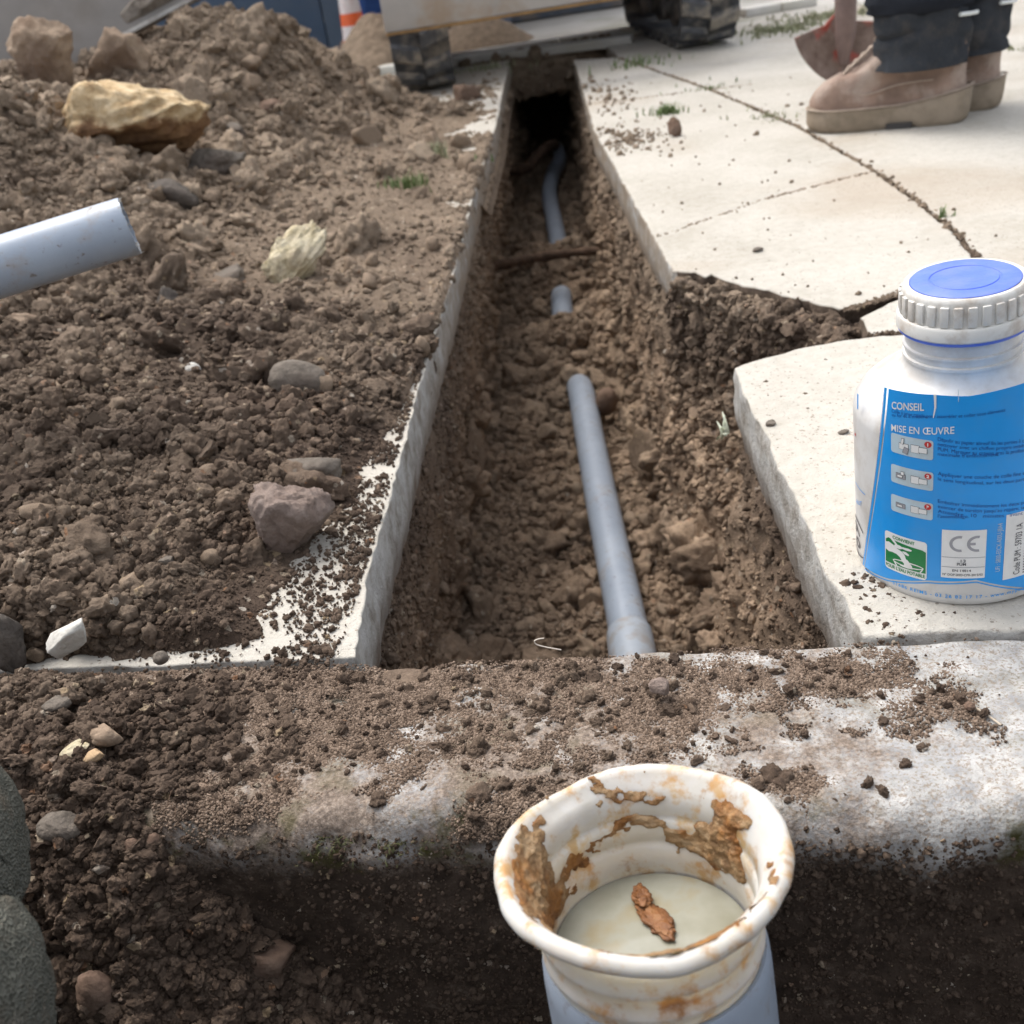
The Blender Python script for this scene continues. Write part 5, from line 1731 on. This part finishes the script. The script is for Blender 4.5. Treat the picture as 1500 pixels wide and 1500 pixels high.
mb = MB(); lb(mb, bX0, bX1, YB + 2.9, YB + 3, 0, 2.3); lb(mb, bX0, bX0 + .1, YB + .07, YB + 2.9, 0, 2.3); lb(mb, bX1 - .1, bX1, YB + .07, YB + 2.9, 0, 2.3); mb.build('side_wall', M['wall_blue_light'], bd, smooth=False)

# ---- kerb stones laid across the yard behind the trench
for (a, b, w_, h_, lab) in [((556, 106), (928, 61), .075, .030, 'pale kerb line nearest the end of the trench'), ((640, 88), (1000, 34), .10, .022, 'second pale kerb line behind the first'), ((1085, 22), (1190, 4), .10, .03, 'pale kerb line far right behind the right track')]:
    A, B = at_z(*a), at_z(*b)
    d_ = (B - A); L_ = d_.length; d_.normalize()
    k0 = empty('kerb', (A + B) / 2, lab, 'kerb', math.atan2(d_.y, d_.x))
    nseg = max(2, int(L_ / .5))
    for q in range(nseg):
        mb = MB(); mb.box(Vector((-L_ / 2 + (q + .5) * L_ / nseg, 0, h_ / 2 - .008)), (L_ / nseg - .006, w_, h_), None, .004)
        mb.build('kerb_stone', M['kerb_stone'], k0)


def pile(name, label, px, py, Yp, rx, ry, h, mat, seed):
    c = at_y(px, py, Yp); c.z = -.006
    n_r, n_a = 40, 72
    V = []
    for i in range(n_r):
        for j in range(n_a):
            r_ = i / (n_r - 1); an = 2 * PI * j / n_a
            x_, y_ = rx * r_ * math.cos(an), ry * r_ * math.sin(an)
            V.append((x_, y_, h * (1 - r_ ** 1.6)))
    V = np.array(V)
    e = np.repeat(1 - np.linspace(0, 1, n_r) ** 4, n_a)
    V[:, 2] += e * h * (.22 * fbm(V[:, 0] * 6 + seed, V[:, 1] * 6, 0, 4, seed) + .05 * fbm(V[:, 0] * 40, V[:, 1] * 40, 0, 3, seed))
    F = np.array([[i * n_a + j, i * n_a + (j + 1) % n_a, (i + 1) * n_a + (j + 1) % n_a, (i + 1) * n_a + j] for i in range(n_r - 1) for j in range(n_a)])
    o = from_np(name, V, F[:, ::-1], M[mat]); o.location = c
    return tag(o, label, 'pile')


pile('sand_pile', 'small tan sand heap between the cone and the left track', 556, 78, 4.55, .22, .30, .20, 'sand_pile', 3)
pile('earth_pile', 'low reddish brown earth heap right behind the left track', 700, 62, 4.75, .24, .22, .115, 'sand_pile', 5)

# ---- traffic cone
cy = 4.9
cb = at_y(520, 72, cy)
cn = empty('traffic_cone', (cb.x + .012, cy, -.004), 'slim orange and white striped traffic cone by the blue wall', 'cone')
zs = [at_y(p, q, cy).z for p, q in ((520, 72), (515, 56), (511, 36), (507, 18))]
ra = lambda z_: .062 - .062 * .80 * (z_ / .62)
bands = [(0.02, zs[1], 'cone_orange'), (zs[1], zs[2], 'cone_white'), (zs[2], zs[3], 'cone_orange'), (zs[3], zs[3] + .16, 'cone_white'), (zs[3] + .16, .62, 'cone_orange')]
for (za, zb, mt) in bands:
    mb = MB(); mb.lathe([(ra(za), za), (ra(zb), zb)], 32, None, False, zb > .6); mb.build('stripe', M[mt], cn)
mb = MB(); mb.box((0, 0, .010), (.24, .24, .02), None, .006); mb.build('base', M['track_rubber'], cn)

# ---- grey panel propped on the heap
pa, pb = at_y(98, 99, 2.62), at_y(306, -12, 2.78)
ed = (pb - pa).normalized()
upv = (Vector((-.62, .25, .80)) - ed * Vector((-.62, .25, .80)).dot(ed)).normalized()
nr2 = ed.cross(upv).normalized()
if nr2.y > 0: nr2 = -nr2
pn = empty('grey_panel', pa, 'large flat grey scraped panel tilted up on the heap with earth stuck along its edge', 'panel')
Mx = Matrix((ed, upv, nr2)).transposed()
mb = MB(); mb.box(Mx @ Vector((.16, .45, -.012)), (.60, .90, .018), Mx, .003); mb.build('sheet', M['panel_grey'], pn)
mb = MB(); mb.box(Mx @ Vector((.29, .004, -.001)), (.34, .010, .006), Mx, .001); mb.build('edge_strip', M['panel_edge'], pn)
V = []
nu, nv = 70, 30
for i in range(nu + 1):
    for j in range(nv + 1):
        u_, v_ = i / nu, j / nv
        s_, t_ = .17 + u_ * .29, .022 + v_ * (.03 + .10 * u_)
        e_ = min(1, 6 * u_) * min(1, 4 * v_ + .3) * min(1, 4 * (1 - v_))
        hh = -.004 + e_ * (.012 + .022 * float(fbm(s_ * 30, t_ * 30, 0, 4, 7)))
        V.append(Mx @ Vector((s_, t_, hh)))
o = from_np('stuck_earth', [v[:] for v in V], grid_faces(nu + 1, nv + 1), M['stone_grey'], pn)

# ---- mini excavator straddling the end of the trench
tl, trk = at_z(628, 140), at_z(1049, 75)
YF = (tl.y + trk.y) / 2
print('tracks', tl, trk)
dg = empty('mini_excavator', ((tl.x + trk.x) / 2, YF + .6, 0), 'small tracked excavator with raised pale dozer blade standing over the trench end', 'excavator')
D0 = Vector(dg.location)


def track_(cx, y0):
    L_, R_ = 1.12, .165
    c0_, c1_ = y0 + R_, y0 + L_ - R_
    def pt(s_, off_):
        arc = PI * R_; st_ = c1_ - c0_; tot = 2 * arc + 2 * st_
        s_ = s_ % tot
        if s_ < arc:
            a_ = PI / 2 + s_ / R_; return Vector((0, c0_ + (R_ + off_) * math.cos(a_), R_ + (R_ + off_) * math.sin(a_))), a_
        s_ -= arc
        if s_ < st_: return Vector((0, c0_ + s_, -off_)), -PI / 2
        s_ -= st_
        if s_ < arc:
            a_ = -PI / 2 + s_ / R_; return Vector((0, c1_ + (R_ + off_) * math.cos(a_), R_ + (R_ + off_) * math.sin(a_))), a_
        s_ -= arc
        return Vector((0, c1_ - s_, 2 * R_ + off_)), PI / 2
    tot = 2 * PI * R_ + 2 * (c1_ - c0_)
    hw_ = .089
    mb = MB(); rings = []
    K = 110
    for q in range(K):
        s_ = tot * q / K
        a, _ = pt(s_, -.018); b, _ = pt(s_, -.038)
        rings.append([a + Vector((-hw_, 0, 0)), a + Vector((hw_, 0, 0)), b + Vector((hw_, 0, 0)), b + Vector((-hw_, 0, 0))])
    rings.append(rings[0])
    mb.loft([[p + Vector((cx, 0, .0)) - D0 for p in r_] for r_ in rings], cap=False)
    bmesh.ops.remove_doubles(mb.bm, verts=mb.bm.verts[:], dist=1e-5)
    tr_ = mb.build('track', M['track_rubber'], dg)
    mb = MB(); nl_ = 26
    for q in range(nl_):
        for sd in (-1, 1):
            s_ = tot * (q + (.5 if sd > 0 else 0)) / nl_
            rr_ = []
            for (ds, of) in ((-.034, -.02), (-.020, -.006), (.020, -.006), (.034, -.02)):
                for xx_ in (sd * .002, sd * hw_ * 1.0):
                    skew = (.020 if abs(xx_) < .01 else -.006)
                    p_, _ = pt(s_ + ds + skew, of); rr_.append(p_ + Vector((cx + xx_, 0, 0)) - D0)
            a, b = rr_[0::2], rr_[1::2]
            mb.loft([a, b])
    mb.build('tread', M['lug_rubber'], tr_)
    for (yy, rw, nm) in ((c0_, .115, 'idler_wheel'), (c1_, .115, 'sprocket'), (c0_ + .27, .06, 'roller'), (c0_ + .52, .06, 'roller')):
        mb = MB(); Mr = Matrix.Translation(Vector((cx, yy, R_ if rw > .1 else .102)) - D0) @ Matrix.Rotation(PI / 2, 4, 'Y')
        mb.lathe([(0, -.06), (.03, -.06), (.035, -.04), (rw * .8, -.035), (rw, -.03), (rw, .03), (rw * .8, .035), (.035, .04), (.03, .06), (0, .06)], 28, Mr)
        mb.build(nm, M['wheel_steel'], tr_)
    mb = MB(); mb.box(Vector((cx, (c0_ + c1_) / 2, R_ + .02)) - D0, (.07, c1_ - c0_ - .1, .11), None, .01); mb.build('track_frame', M['digger_frame'], tr_)


YT = YF
track_(tl.x, YT - .01); track_(trk.x, YT + .01)
YBl = YT - .20
bl0 = at_y(566, 45, YBl); bl1 = at_y(884, 0, YBl)
print('blade', bl0, bl1)
bzz = (bl0.z + bl1.z) / 2
xl = at_y(560, 20, YBl).x
mb = MB()
prof = [(0.0, 0), (-.012, .05), (-.014, .12), (-.006, .19), (.012, .25)]
ring = [Vector((0, y_ - .006, z_)) for y_, z_ in prof] + [Vector((0, y_ + .008, z_)) for y_, z_ in prof[::-1]]
mb.loft([[r_ + Vector((xx_, YBl, bzz + (bl1.z - bl0.z) / (bl1.x - bl0.x) * (xx_ - bl0.x) * .0)) - D0 for r_ in ring] for xx_ in (xl, xl + .98)])
bld = mb.build('dozer_blade', M['blade_paint'], dg)
mb = MB(); mb.box(Vector((xl + .49, YBl - .001, bzz - .006)) - D0, (.98, .016, .007), None, .002); mb.build('cutting_edge', M['blade_edge'], bld)
for xx_ in (tl.x + .27, trk.x - .27):
    mb = MB(); mb.box(Vector((xx_, YBl + .25, bzz + .09)) - D0, (.06, .48, .07), Matrix.Rotation(rad(4), 3, 'X'), .008); mb.build('blade_arm', M['digger_frame'], dg)
mb = MB(); mb.box(Vector((D0.x, YT + .62, .335)) - D0, (trk.x - tl.x - .12, .52, .14), None, .015); mb.box(Vector((D0.x, YT + .62, .44)) - D0, (.4, .4, .07), None, .01); mb.build('undercarriage', M['digger_frame'], dg)
mb = MB(); mb.box(Vector((D0.x, YT + .72, .78)) - D0, (.92, 1.05, .58), None, .06); mb.build('upper_body', M['digger_body'], dg)
mb = MB()
for sx_ in (-.38, .38):
    for sy_ in (-.3, .35): mb.tube([Vector((D0.x + sx_, YT + .75 + sy_, 1.05)) - D0, Vector((D0.x + sx_, YT + .75 + sy_, 2.1)) - D0], .025, 12)
mb.box(Vector((D0.x, YT + .78, 2.12)) - D0, (.9, .9, .06), None, .02); mb.build('canopy', M['digger_cab'], dg)
mb = MB(); mb.box(Vector((D0.x, YT + .66, 1.2)) - D0, (.4, .42, .1), None, .03); mb.box(Vector((D0.x, YT + .88, 1.42)) - D0, (.4, .08, .42), None, .03); mb.build('seat', M['digger_cab'], dg)
mb = MB()
mb.tube([Vector((D0.x - .3, YT + 1.2, .9)) - D0, Vector((D0.x - .35, YT + 1.7, 1.6)) - D0, Vector((D0.x - .4, YT + 2.0, 1.9)) - D0], [.09, .10, .07], 8)
mb.tube([Vector((D0.x - .4, YT + 2.0, 1.9)) - D0, Vector((D0.x - .42, YT + 2.2, 1.1)) - D0], [.07, .05], 8); mb.build('boom', M['digger_body'], dg)
mb = MB(); mb.box(Vector((D0.x - .42, YT + 2.15, .95)) - D0, (.32, .28, .3), Matrix.Rotation(.4, 3, 'X'), .05); mb.build('bucket', M['digger_frame'], dg)

# ---- shovel
YS = at_z(1240, 125).y
tip = at_z(1239, 126)
sv = empty('shovel', tip, 'round pointed shovel with a rusty red painted blade standing on the paving beside the boots', 'shovel')
toph = at_y(1238, 35, YS).z
wl_ = abs(at_y(1166, 36, YS).x - at_y(1310, 36, YS).x)
# blade built in the plane facing the camera: rows from the tip up
sx_ax = Vector((RC.col[0].x, 0, RC.col[0].z)).normalized() if False else Vector((1, 0, 0))
H_ = toph
nu, nv = 26, 30
V = []
lean = .10
for j in range(nv + 1):
    v_ = j / nv
    hw_ = wl_ / 2 * (math.sin(min(1, v_ * 1.02) * PI / 2) ** .62) * (1 + .03 * v_)
    for i in range(nu + 1):
        u_ = -1 + 2 * i / nu
        zt_ = H_ * v_
        shoulder = -.018 * max(0, abs(u_) - .25) * (v_ ** 10) + .03 * max(0, .30 - abs(u_)) / .30 * v_ ** 14
        y_ = -.035 * (1 - u_ * u_) * (.3 + .7 * v_) * -1 + lean * zt_
        V.append((u_ * hw_, y_, zt_ + shoulder))
V = np.array(V)
F = grid_faces(nv + 1, nu + 1)
V2 = V + np.array([0, .0028, 0])
nn = len(V)
edge = []
idx = lambda j, i: j * (nu + 1) + i
loop = [idx(0, i) for i in range(nu + 1)] + [idx(j, nu) for j in range(1, nv + 1)] + [idx(nv, i) for i in range(nu - 1, -1, -1)] + [idx(j, 0) for j in range(nv - 1, 0, -1)]
EF = [[loop[k_], loop[(k_ + 1) % len(loop)], loop[(k_ + 1) % len(loop)] + nn, loop[k_] + nn] for k_ in range(len(loop))]
o = from_np('blade', np.r_[V, V2], np.r_[F, F[:, ::-1] + nn, np.array(EF)], M['shovel_blade'], sv)
mb = MB(); mb.tube([Vector((0, .018, H_ * .35)), Vector((0, .010, H_ * .8)), Vector((0, .012, H_ + .05)), Vector((0, .03, H_ + .22))], [.010, .022, .024, .021], 18); mb.build('socket', M['shovel_steel'], sv)
mb = MB(); mb.tube([Vector((0, .026, H_ + .19)), Vector((.0, .12, H_ + .7)), Vector((.0, .20, H_ + 1.15))], [.0185, .0185, .018], 14); mb.build('handle', M['ash_wood'], sv)

# ---- people
def boot(parent, toe, heel, lace=True):
    d_ = Vector((toe.x - heel.x, toe.y - heel.y, 0)); L_ = d_.length; d_.normalize()
    sdv = Vector((-d_.y, d_.x, 0))
    Mb = Matrix((d_, sdv, Vector((0, 0, 1)))).transposed()
    o_ = Vector((heel.x, heel.y, heel.z))
    K = L_ / .285
    us = [0, .03, .08, .2, .4, .55, .68, .8, .9, .96, .99, 1.0]
    ws = [0, .020, .029, .034, .033, .040, .0465, .047, .040, .027, .014, 0]
    def outline(x0, x1, wsc, n_=40):
        """closed outline between x0 and x1, foot shaped"""
        pts = []
        for q in range(n_):
            a_ = 2 * PI * q / n_
            u_ = (1 - math.cos(a_)) / 2
            w_ = float(np.interp(u_, us, ws)) * wsc
            pts.append((x0 + (x1 - x0) * u_, w_ * (1 if a_ < PI else -1)))
        return pts
    loc = lambda x_, y_, z_: o_ + Mb @ Vector((x_ * K, y_ * K, z_ * K))
    par = Vector(parent.location)
    rings = []
    for z_, xb, xf, ws_ in [(.030, .004, .281, .96), (.045, .002, .284, .99), (.060, .003, .283, .98), (.074, .005, .274, .94), (.086, .006, .257, .90), (.096, .006, .232, .90), (.108, .005, .202, .92), (.122, .005, .180, .96), (.140, .008, .156, .98), (.165, .012, .142, .98), (.19, .016, .134, .94), (.21, .02, .128, .9)]:
        rings.append([loc(x_, y_ * (1 + .25 * max(0, z_ - .11) / .1 * (1 if x_ < .1 else 1)), z_ + .004 * math.sin(x_ * 60) * (z_ > .05) * (z_ < .2)) - par for x_, y_ in outline(xb, xf, ws_)])
    mb = MB(); mb.loft(rings); bt_ = mb.build('boot', M['boot_leather'], parent, sharp=80)
    rings = []
    for z_, xb, xf, ws_ in [(.0, .006, .276, 1.0), (.004, .0, .284, 1.06), (.014, -.004, .289, 1.10), (.030, -.006, .289, 1.10), (1, -.008, .288, 1.08), (1.01, .004, .282, .97)]:
        r_ = []
        for x_, y_ in outline(xb, xf, ws_):
            hz = .038 + .022 * max(0, 1 - x_ / .12) ** 1.2 + .006 * math.exp(-((x_ - .285) / .03) ** 2)
            zz_ = z_ if z_ < .5 else hz + (0.003 if z_ > 1 else 0)
            if z_ < .03: zz_ += .009 * math.exp(-((x_ - .115) / .022) ** 4)
            r_.append(loc(x_, y_, zz_) - par)
        rings.append(r_)
    mb = MB(); mb.loft(rings); sl_ = mb.build('sole', M['boot_sole'], bt_, sharp=50)
    mb = MB()
    mb.tube([loc(x_, y_, .042 + .022 * max(0, 1 - x_ / .12) ** 1.2) - par for x_, y_ in outline(-.009, .2895, 1.10, 60)], .0016, 6); mb.build('welt', M['boot_lace'], bt_)
    mb = MB(); mb.box(loc(.115, .0, .0055) - par, (.045 * K, .085 * K, .010 * K), Mb, 0); mb.build('grip', M['boot_grip'], bt_)  # dark block filling the arch notch of the sole
    if lace:
        mb = MB()
        for q in range(6):
            f = q / 5
            x_, z_ = .212 - f * .062, .1045 + f * .052
            mb.tube([loc(x_ + .006, -.021, z_ - .004) - par, loc(x_, -.008, z_ + .006) - par, loc(x_ - .005, .008, z_ + .007) - par, loc(x_ + .004, .021, z_ - .001) - par], .0021, 7)
            mb.tube([loc(x_ + .006, .021, z_ - .004) - par, loc(x_, .008, z_ + .006) - par, loc(x_ - .005, -.008, z_ + .007) - par, loc(x_ + .004, -.021, z_ - .001) - par], .0021, 7)
        mb.tube([loc(.150, .004, .160) - par, loc(.166, .020, .158) - par, loc(.158, .032, .140) - par, loc(.152, .014, .156) - par], .0019, 7)
        mb.build('laces', M['boot_lace'], bt_)
        # stitched panel seams
        for sd in (-1, 1):
            mb = MB(); mb.tube(smooth_path([loc(.215, sd * .034, .085) - par, loc(.20, sd * .040, .070) - par, loc(.17, sd * .0435, .066) - par, loc(.12, sd * .0395, .078) - par, loc(.06, sd * .0375, .082) - par], 5), .0013, 5); mb.build('seam', M['boot_lace'], bt_)


def leg_loft(mb, pts, par, n=36, wr=.004, seed=0):
    """pts: (centre, rx, ry) rings from hem upward"""
    P0 = [Vector(p[0]) for p in pts]
    rings = []
    m = 46
    tt = np.linspace(0, len(pts) - 1, m)
    for t in tt:
        i = min(int(t), len(pts) - 2); f = t - i; f = f * f * (3 - 2 * f)
        c = P0[i].lerp(P0[i + 1], f); rx = pts[i][1] * (1 - f) + pts[i + 1][1] * f; ry = pts[i][2] * (1 - f) + pts[i + 1][2] * f
        ring = []
        for q in range(n):
            a_ = 2 * PI * q / n
            w_ = wr * float(fbm(math.cos(a_) * 1.6 + seed, math.sin(a_) * 1.6, c.z * 17 + c.y * 6, 3, seed)) - wr * .8 * (1 - abs(float(vnoise(math.cos(a_) * 1.4 + seed, math.sin(a_) * 1.4 + c.z * 8, c.z * 22, seed + 4)))) ** 6
            ring.append(c + Vector(((rx + w_ * 2) * math.cos(a_), (ry + w_ * 2) * math.sin(a_), 0)) - par)
        rings.append(ring)
    mb.loft(rings)


def upper_figure(parent, hip, chest, head, lh, rh, cloth_, elbows=None):
    """one continuous body from hips to head and hands, jacket and hair over it"""
    par = Vector(parent.location)
    def skin(name, vs, es, rs, mat, root=0):
        me = bpy.data.meshes.new(name); me.from_pydata([(Vector(v) - par)[:] for v in vs], es, [])
        o = link(name, me, M[mat], parent)
        md = o.modifiers.new('skin', 'SKIN'); sd = o.modifiers.new('sub', 'SUBSURF'); sd.levels = 2; sd.render_levels = 2
        if not me.skin_vertices: bpy.context.view_layer.objects.active = o
        layer = me.skin_vertices[0].data if me.skin_vertices else None
        if layer:
            for i, r_ in enumerate(rs): layer[i].radius = r_
            layer[root].use_root = True
        return o
    hip, chest, head, lh, rh = map(Vector, (hip, chest, head, lh, rh))
    up_ = (chest - hip).normalized()
    side_ = (lh - rh); side_ -= up_ * side_.dot(up_); side_.normalize()
    sh_l, sh_r = chest + side_ * .18 + up_ * .06, chest - side_ * .18 + up_ * .06
    def elbow(s_, h_): return (s_ + h_) / 2 + Vector((0, 0, -.10)) + (s_ - chest) * .25
    el, er = elbow(sh_l, lh), elbow(sh_r, rh)
    neck = chest.lerp(head, .55)
    vs = [hip, chest, neck, head - (head - neck) * .2, head + (head - neck) * .55, sh_l, el, lh, sh_r, er, rh]
    es = [(0, 1), (1, 2), (2, 3), (3, 4), (1, 5), (5, 6), (6, 7), (1, 8), (8, 9), (9, 10)]
    rs = [(.13, .10), (.13, .10), (.055, .055), (.085, .095), (.075, .085), (.06, .06), (.042, .042), (.03, .03), (.06, .06), (.042, .042), (.03, .03)]
    skin('body', vs, es, rs, 'skin')
    vs2 = [hip - up_ * .03, chest, chest + up_ * .06, sh_l, el, lh + (el - lh) * .15, sh_r, er, rh + (er - rh) * .15]
    es2 = [(0, 1), (1, 2), (1, 3), (3, 4), (4, 5), (1, 6), (6, 7), (7, 8)]
    rs2 = [(.155, .125), (.155, .125), (.09, .08), (.08, .08), (.06, .06), (.046, .046), (.08, .08), (.06, .06), (.046, .046)]
    skin('jacket', vs2, es2, rs2, cloth_)
    V, F = ICO[3]
    hc = head + (head - neck) * .28
    P_h = V * np.array([.098, .105, .098]) + np.array((hc - par)[:]); 
    keepf = F[(V[F].mean(1)[:, 2] > -.05)]
    me = bpy.data.meshes.new('hair'); me.from_pydata(P_h.tolist(), [], keepf.tolist())
    for p in me.polygons: p.use_smooth = True
    link('hair', me, M['hair'], parent)


# the worker with the shovel: boots side on, toes to the left
toe, heel = at_z(1184, 191), at_z(1415, 176)
toe2 = at_z(1256, 170); heel2 = at_z(1464, 156)
wk = empty('person', ((toe.x + heel.x) / 2, heel.y + .05, 0), 'person in dusty tan work boots and dark navy trousers standing by the red shovel', 'person')
boot(wk, toe, heel); boot(wk, toe2, heel2, True)
par = Vector(wk.location)
def ank(toe_, heel_): return heel_.lerp(toe_, .29)
hipc = Vector(((ank(toe, heel).x + ank(toe2, heel2).x) / 2, (ank(toe, heel).y + ank(toe2, heel2).y) / 2 + .03, .92))
mb = MB()
tilt = (Vector((1, .0, 0)))
for (tt_, hh_, hip_, sd) in ((toe, heel, hipc + Vector((-.02, -.10, 0)), 1), (toe2, heel2, hipc + Vector((.02, .10, 0)), 5)):
    a_ = ank(tt_, hh_)
    leg_loft(mb, [(a_ + Vector((-.006, 0, .190)), .080, .073), (a_ + Vector((-.010, 0, .196)), .093, .086), (a_ + Vector((-.010, 0, .212)), .094, .087), (a_ + Vector((-.010, 0, .24)), .084, .078), (a_.lerp(hip_, .32) + Vector((-.008, 0, .10)), .085, .08), (a_.lerp(hip_, .5) + Vector((-.03, 0, 0)), .085, .082), (hip_ + Vector((0, 0, -.12)), .105, .10), (hip_, .115, .13)], par, 40, .005, sd)
tz = mb.build('trousers', M['navy_dark'], wk, sharp=80)
for (tt_, hh_) in ((toe, heel), (toe2, heel2)):
    a_ = ank(tt_, hh_)
    mb = MB(); leg_loft(mb, [(a_ + Vector((-.002, 0, .102)), .084, .076), (a_ + Vector((0, 0, .13)), .081, .074), (a_ + Vector((-.002, 0, .165)), .082, .075), (a_ + Vector((-.004, 0, .20)), .083, .076)], par, 48, .0055, 3 + int(a_.x * 9))
    cf = mb.build('trouser_leg_end', M['navy_cloth'], tz, sharp=80)
    pts = []
    for q in range(9):
        an = rad(-70 + q * 7)
        pts.append(a_ + Vector((.088 * math.cos(an) - .002, .081 * math.sin(an), .1835 - .0008 * q)) - par)
    mb = MB(); mb.tube(pts, .0034, 8); mb.build('reflective_strip', M['reflective'], cf)
hand_r = tip + Vector((0, .17, H_ + 1.0))
upper_figure(wk, hipc + Vector((0, 0, .05)), hipc + Vector((-.05, .02, .47)), hipc + Vector((-.09, .03, .78)), hipc + Vector((-.05, -.42, .12)), hand_r, 'navy_dark')

# second worker far behind, blue trousers
yb_ = 5.15
f0 = at_y(546, 47, yb_)
w2 = empty('person', (f0.x, yb_, 0), 'person in blue work trousers and pale tan boots standing behind the cone', 'person')
zg = -.006
for k_, (dx_, dy_) in enumerate(((0.0, 0.0), (.13, .16))):
    hh_ = Vector((f0.x + .10 + dx_, yb_ + dy_, zg)); tt_ = Vector((f0.x - .16 + dx_, yb_ - .06 + dy_, zg))
    boot(w2, tt_, hh_, False)
par = Vector(w2.location)
hipc2 = Vector((f0.x + .12, yb_ + .08, .92))
mb = MB()
for k_, (dx_, dy_) in enumerate(((0.0, 0.0), (.13, .16))):
    a_ = Vector((f0.x + .02 + dx_, yb_ - .01 + dy_, 0)); hip_ = hipc2 + Vector((-.03 + .06 * k_, -.1 + .2 * k_, 0))
    leg_loft(mb, [(a_ + Vector((0, 0, .085)), .095, .085), (a_ + Vector((0, 0, .16)), .09, .08), (a_.lerp(hip_, .5), .085, .08), (hip_ + Vector((0, 0, -.12)), .105, .10), (hip_, .115, .13)], par, 32, .008, 9 + k_)
mb.build('trousers', M['blue_cloth'], w2, sharp=80)
upper_figure(w2, hipc2 + Vector((0, 0, .05)), hipc2 + Vector((-.02, .02, .47)), hipc2 + Vector((-.03, .02, .78)), hipc2 + Vector((-.1, -.35, .1)), hipc2 + Vector((.05, .4, .1)), 'blue_cloth')

# the person kneeling at the pit: only one folded knee reaches into view
kc = at_d(-176, 1516, .415); kc2 = at_d(-185, 1268, .475)
ph = empty('person', (-.30, -.35, -.02), 'person kneeling at the pit in grey green woven trousers, one knee showing', 'person')
par = Vector(ph.location)
def capsule(mb, pts, rs, seed, n=72):
    path = smooth_path(pts, 22)
    m = len(path)
    k_ = len(pts) - 1
    rings = []
    upv_ = None
    for i, p in enumerate(path):
        t = (path[min(i + 1, m - 1)] - path[max(i - 1, 0)]).normalized()
        if upv_ is None: upv_ = t.orthogonal().normalized()
        upv_ = (upv_ - t * upv_.dot(t)).normalized(); b_ = t.cross(upv_)
        r_ = float(np.interp(i / (m - 1) * k_, range(k_ + 1), rs))
        ring = []
        for q in range(n):
            a_ = 2 * PI * q / n
            w_ = 1 + .08 * float(fbm(math.cos(a_) * 1.3 + seed, math.sin(a_) * 1.3, i * .10, 3, seed)) - .17 * (1 - abs(float(vnoise(math.cos(a_) * 1.5 + seed + p.x * 9, math.sin(a_) * 1.5 + p.z * 14, i * .11, seed + 2)))) ** 3.5
            ring.append(p + (upv_ * math.cos(a_) + b_ * math.sin(a_)) * r_ * w_ - par)
        rings.append(ring)
    mb.loft(rings)
mb = MB()
fx = Vector((.062, .012, .004))
capsule(mb, [kc + fx, kc + fx * .9, kc + fx * .6, kc, kc + Vector((-.10, -.06, .0)), kc + Vector((-.22, -.22, .06)), Vector((-.32, -.42, .16))], [.006, .036, .056, .064, .075, .085, .10], 3)
capsule(mb, [kc2 + fx, kc2 + fx * .9, kc2 + fx * .6, kc2, kc2 + Vector((-.12, -.04, -.02)), kc2 + Vector((-.30, -.20, -.03)), Vector((-.55, -.45, .02))], [.006, .036, .054, .062, .068, .066, .05], 8)
capsule(mb, [Vector((.42, -.12, -.02)), Vector((.40, -.22, .02)), Vector((.2, -.40, .10)), Vector((-.1, -.5, .18))], [.05, .075, .09, .11], 12)
mb.build('trousers', M['knee_cloth'], ph, sharp=80)
upper_figure(ph, (-.08, -.5, .22), (-.05, -.42, .62), (-.02, -.34, .88), (-.28, -.12, .35), (.15, -.10, .42), 'jacket_grey')

# ================================================================== LIGHT
w = bpy.data.worlds.new('World'); scene.world = w; w.use_nodes = True
nt = w.node_tree
bg = nt.nodes['Background']
sky = nt.nodes.new('ShaderNodeTexSky'); sky.sky_type = 'NISHITA'; sky.sun_disc = False
SUN_EL, SUN_AZ = rad(60), rad(-35)
sky.sun_elevation = SUN_EL; sky.sun_rotation = SUN_AZ
sky.air_density = 1.0; sky.dust_density = 4.0; sky.ozone_density = 1.0
hs = nt.nodes.new('ShaderNodeHueSaturation'); hs.inputs['Saturation'].default_value = .35
nt.links.new(sky.outputs[0], hs.inputs['Color']); nt.links.new(hs.outputs[0], bg.inputs[0])
bg.inputs[1].default_value = .15
sd = bpy.data.lights.new('sun', 'SUN'); sd.energy = .65; sd.angle = rad(38); sd.color = (1, .955, .89)
sun = bpy.data.objects.new('sun', sd); COL.objects.link(sun)
# sun_rotation 0 = +Y, positive towards +X
dirv = Vector((math.sin(SUN_AZ) * math.cos(SUN_EL), math.cos(SUN_AZ) * math.cos(SUN_EL), math.sin(SUN_EL)))
sun.rotation_euler = dirv.to_track_quat('Z', 'Y').to_euler()
sun.location = (0, 0, 5)
scene.view_settings.view_transform = 'Standard'
scene.view_settings.look = 'None'
scene.view_settings.exposure = 1.27
scene.view_settings.gamma = 1
scene.cycles.use_denoising = True
scene.cycles.max_bounces = 6
scene.cycles.diffuse_bounces = 3
scene.cycles.use_adaptive_sampling = True
scene.cycles.adaptive_threshold = .02
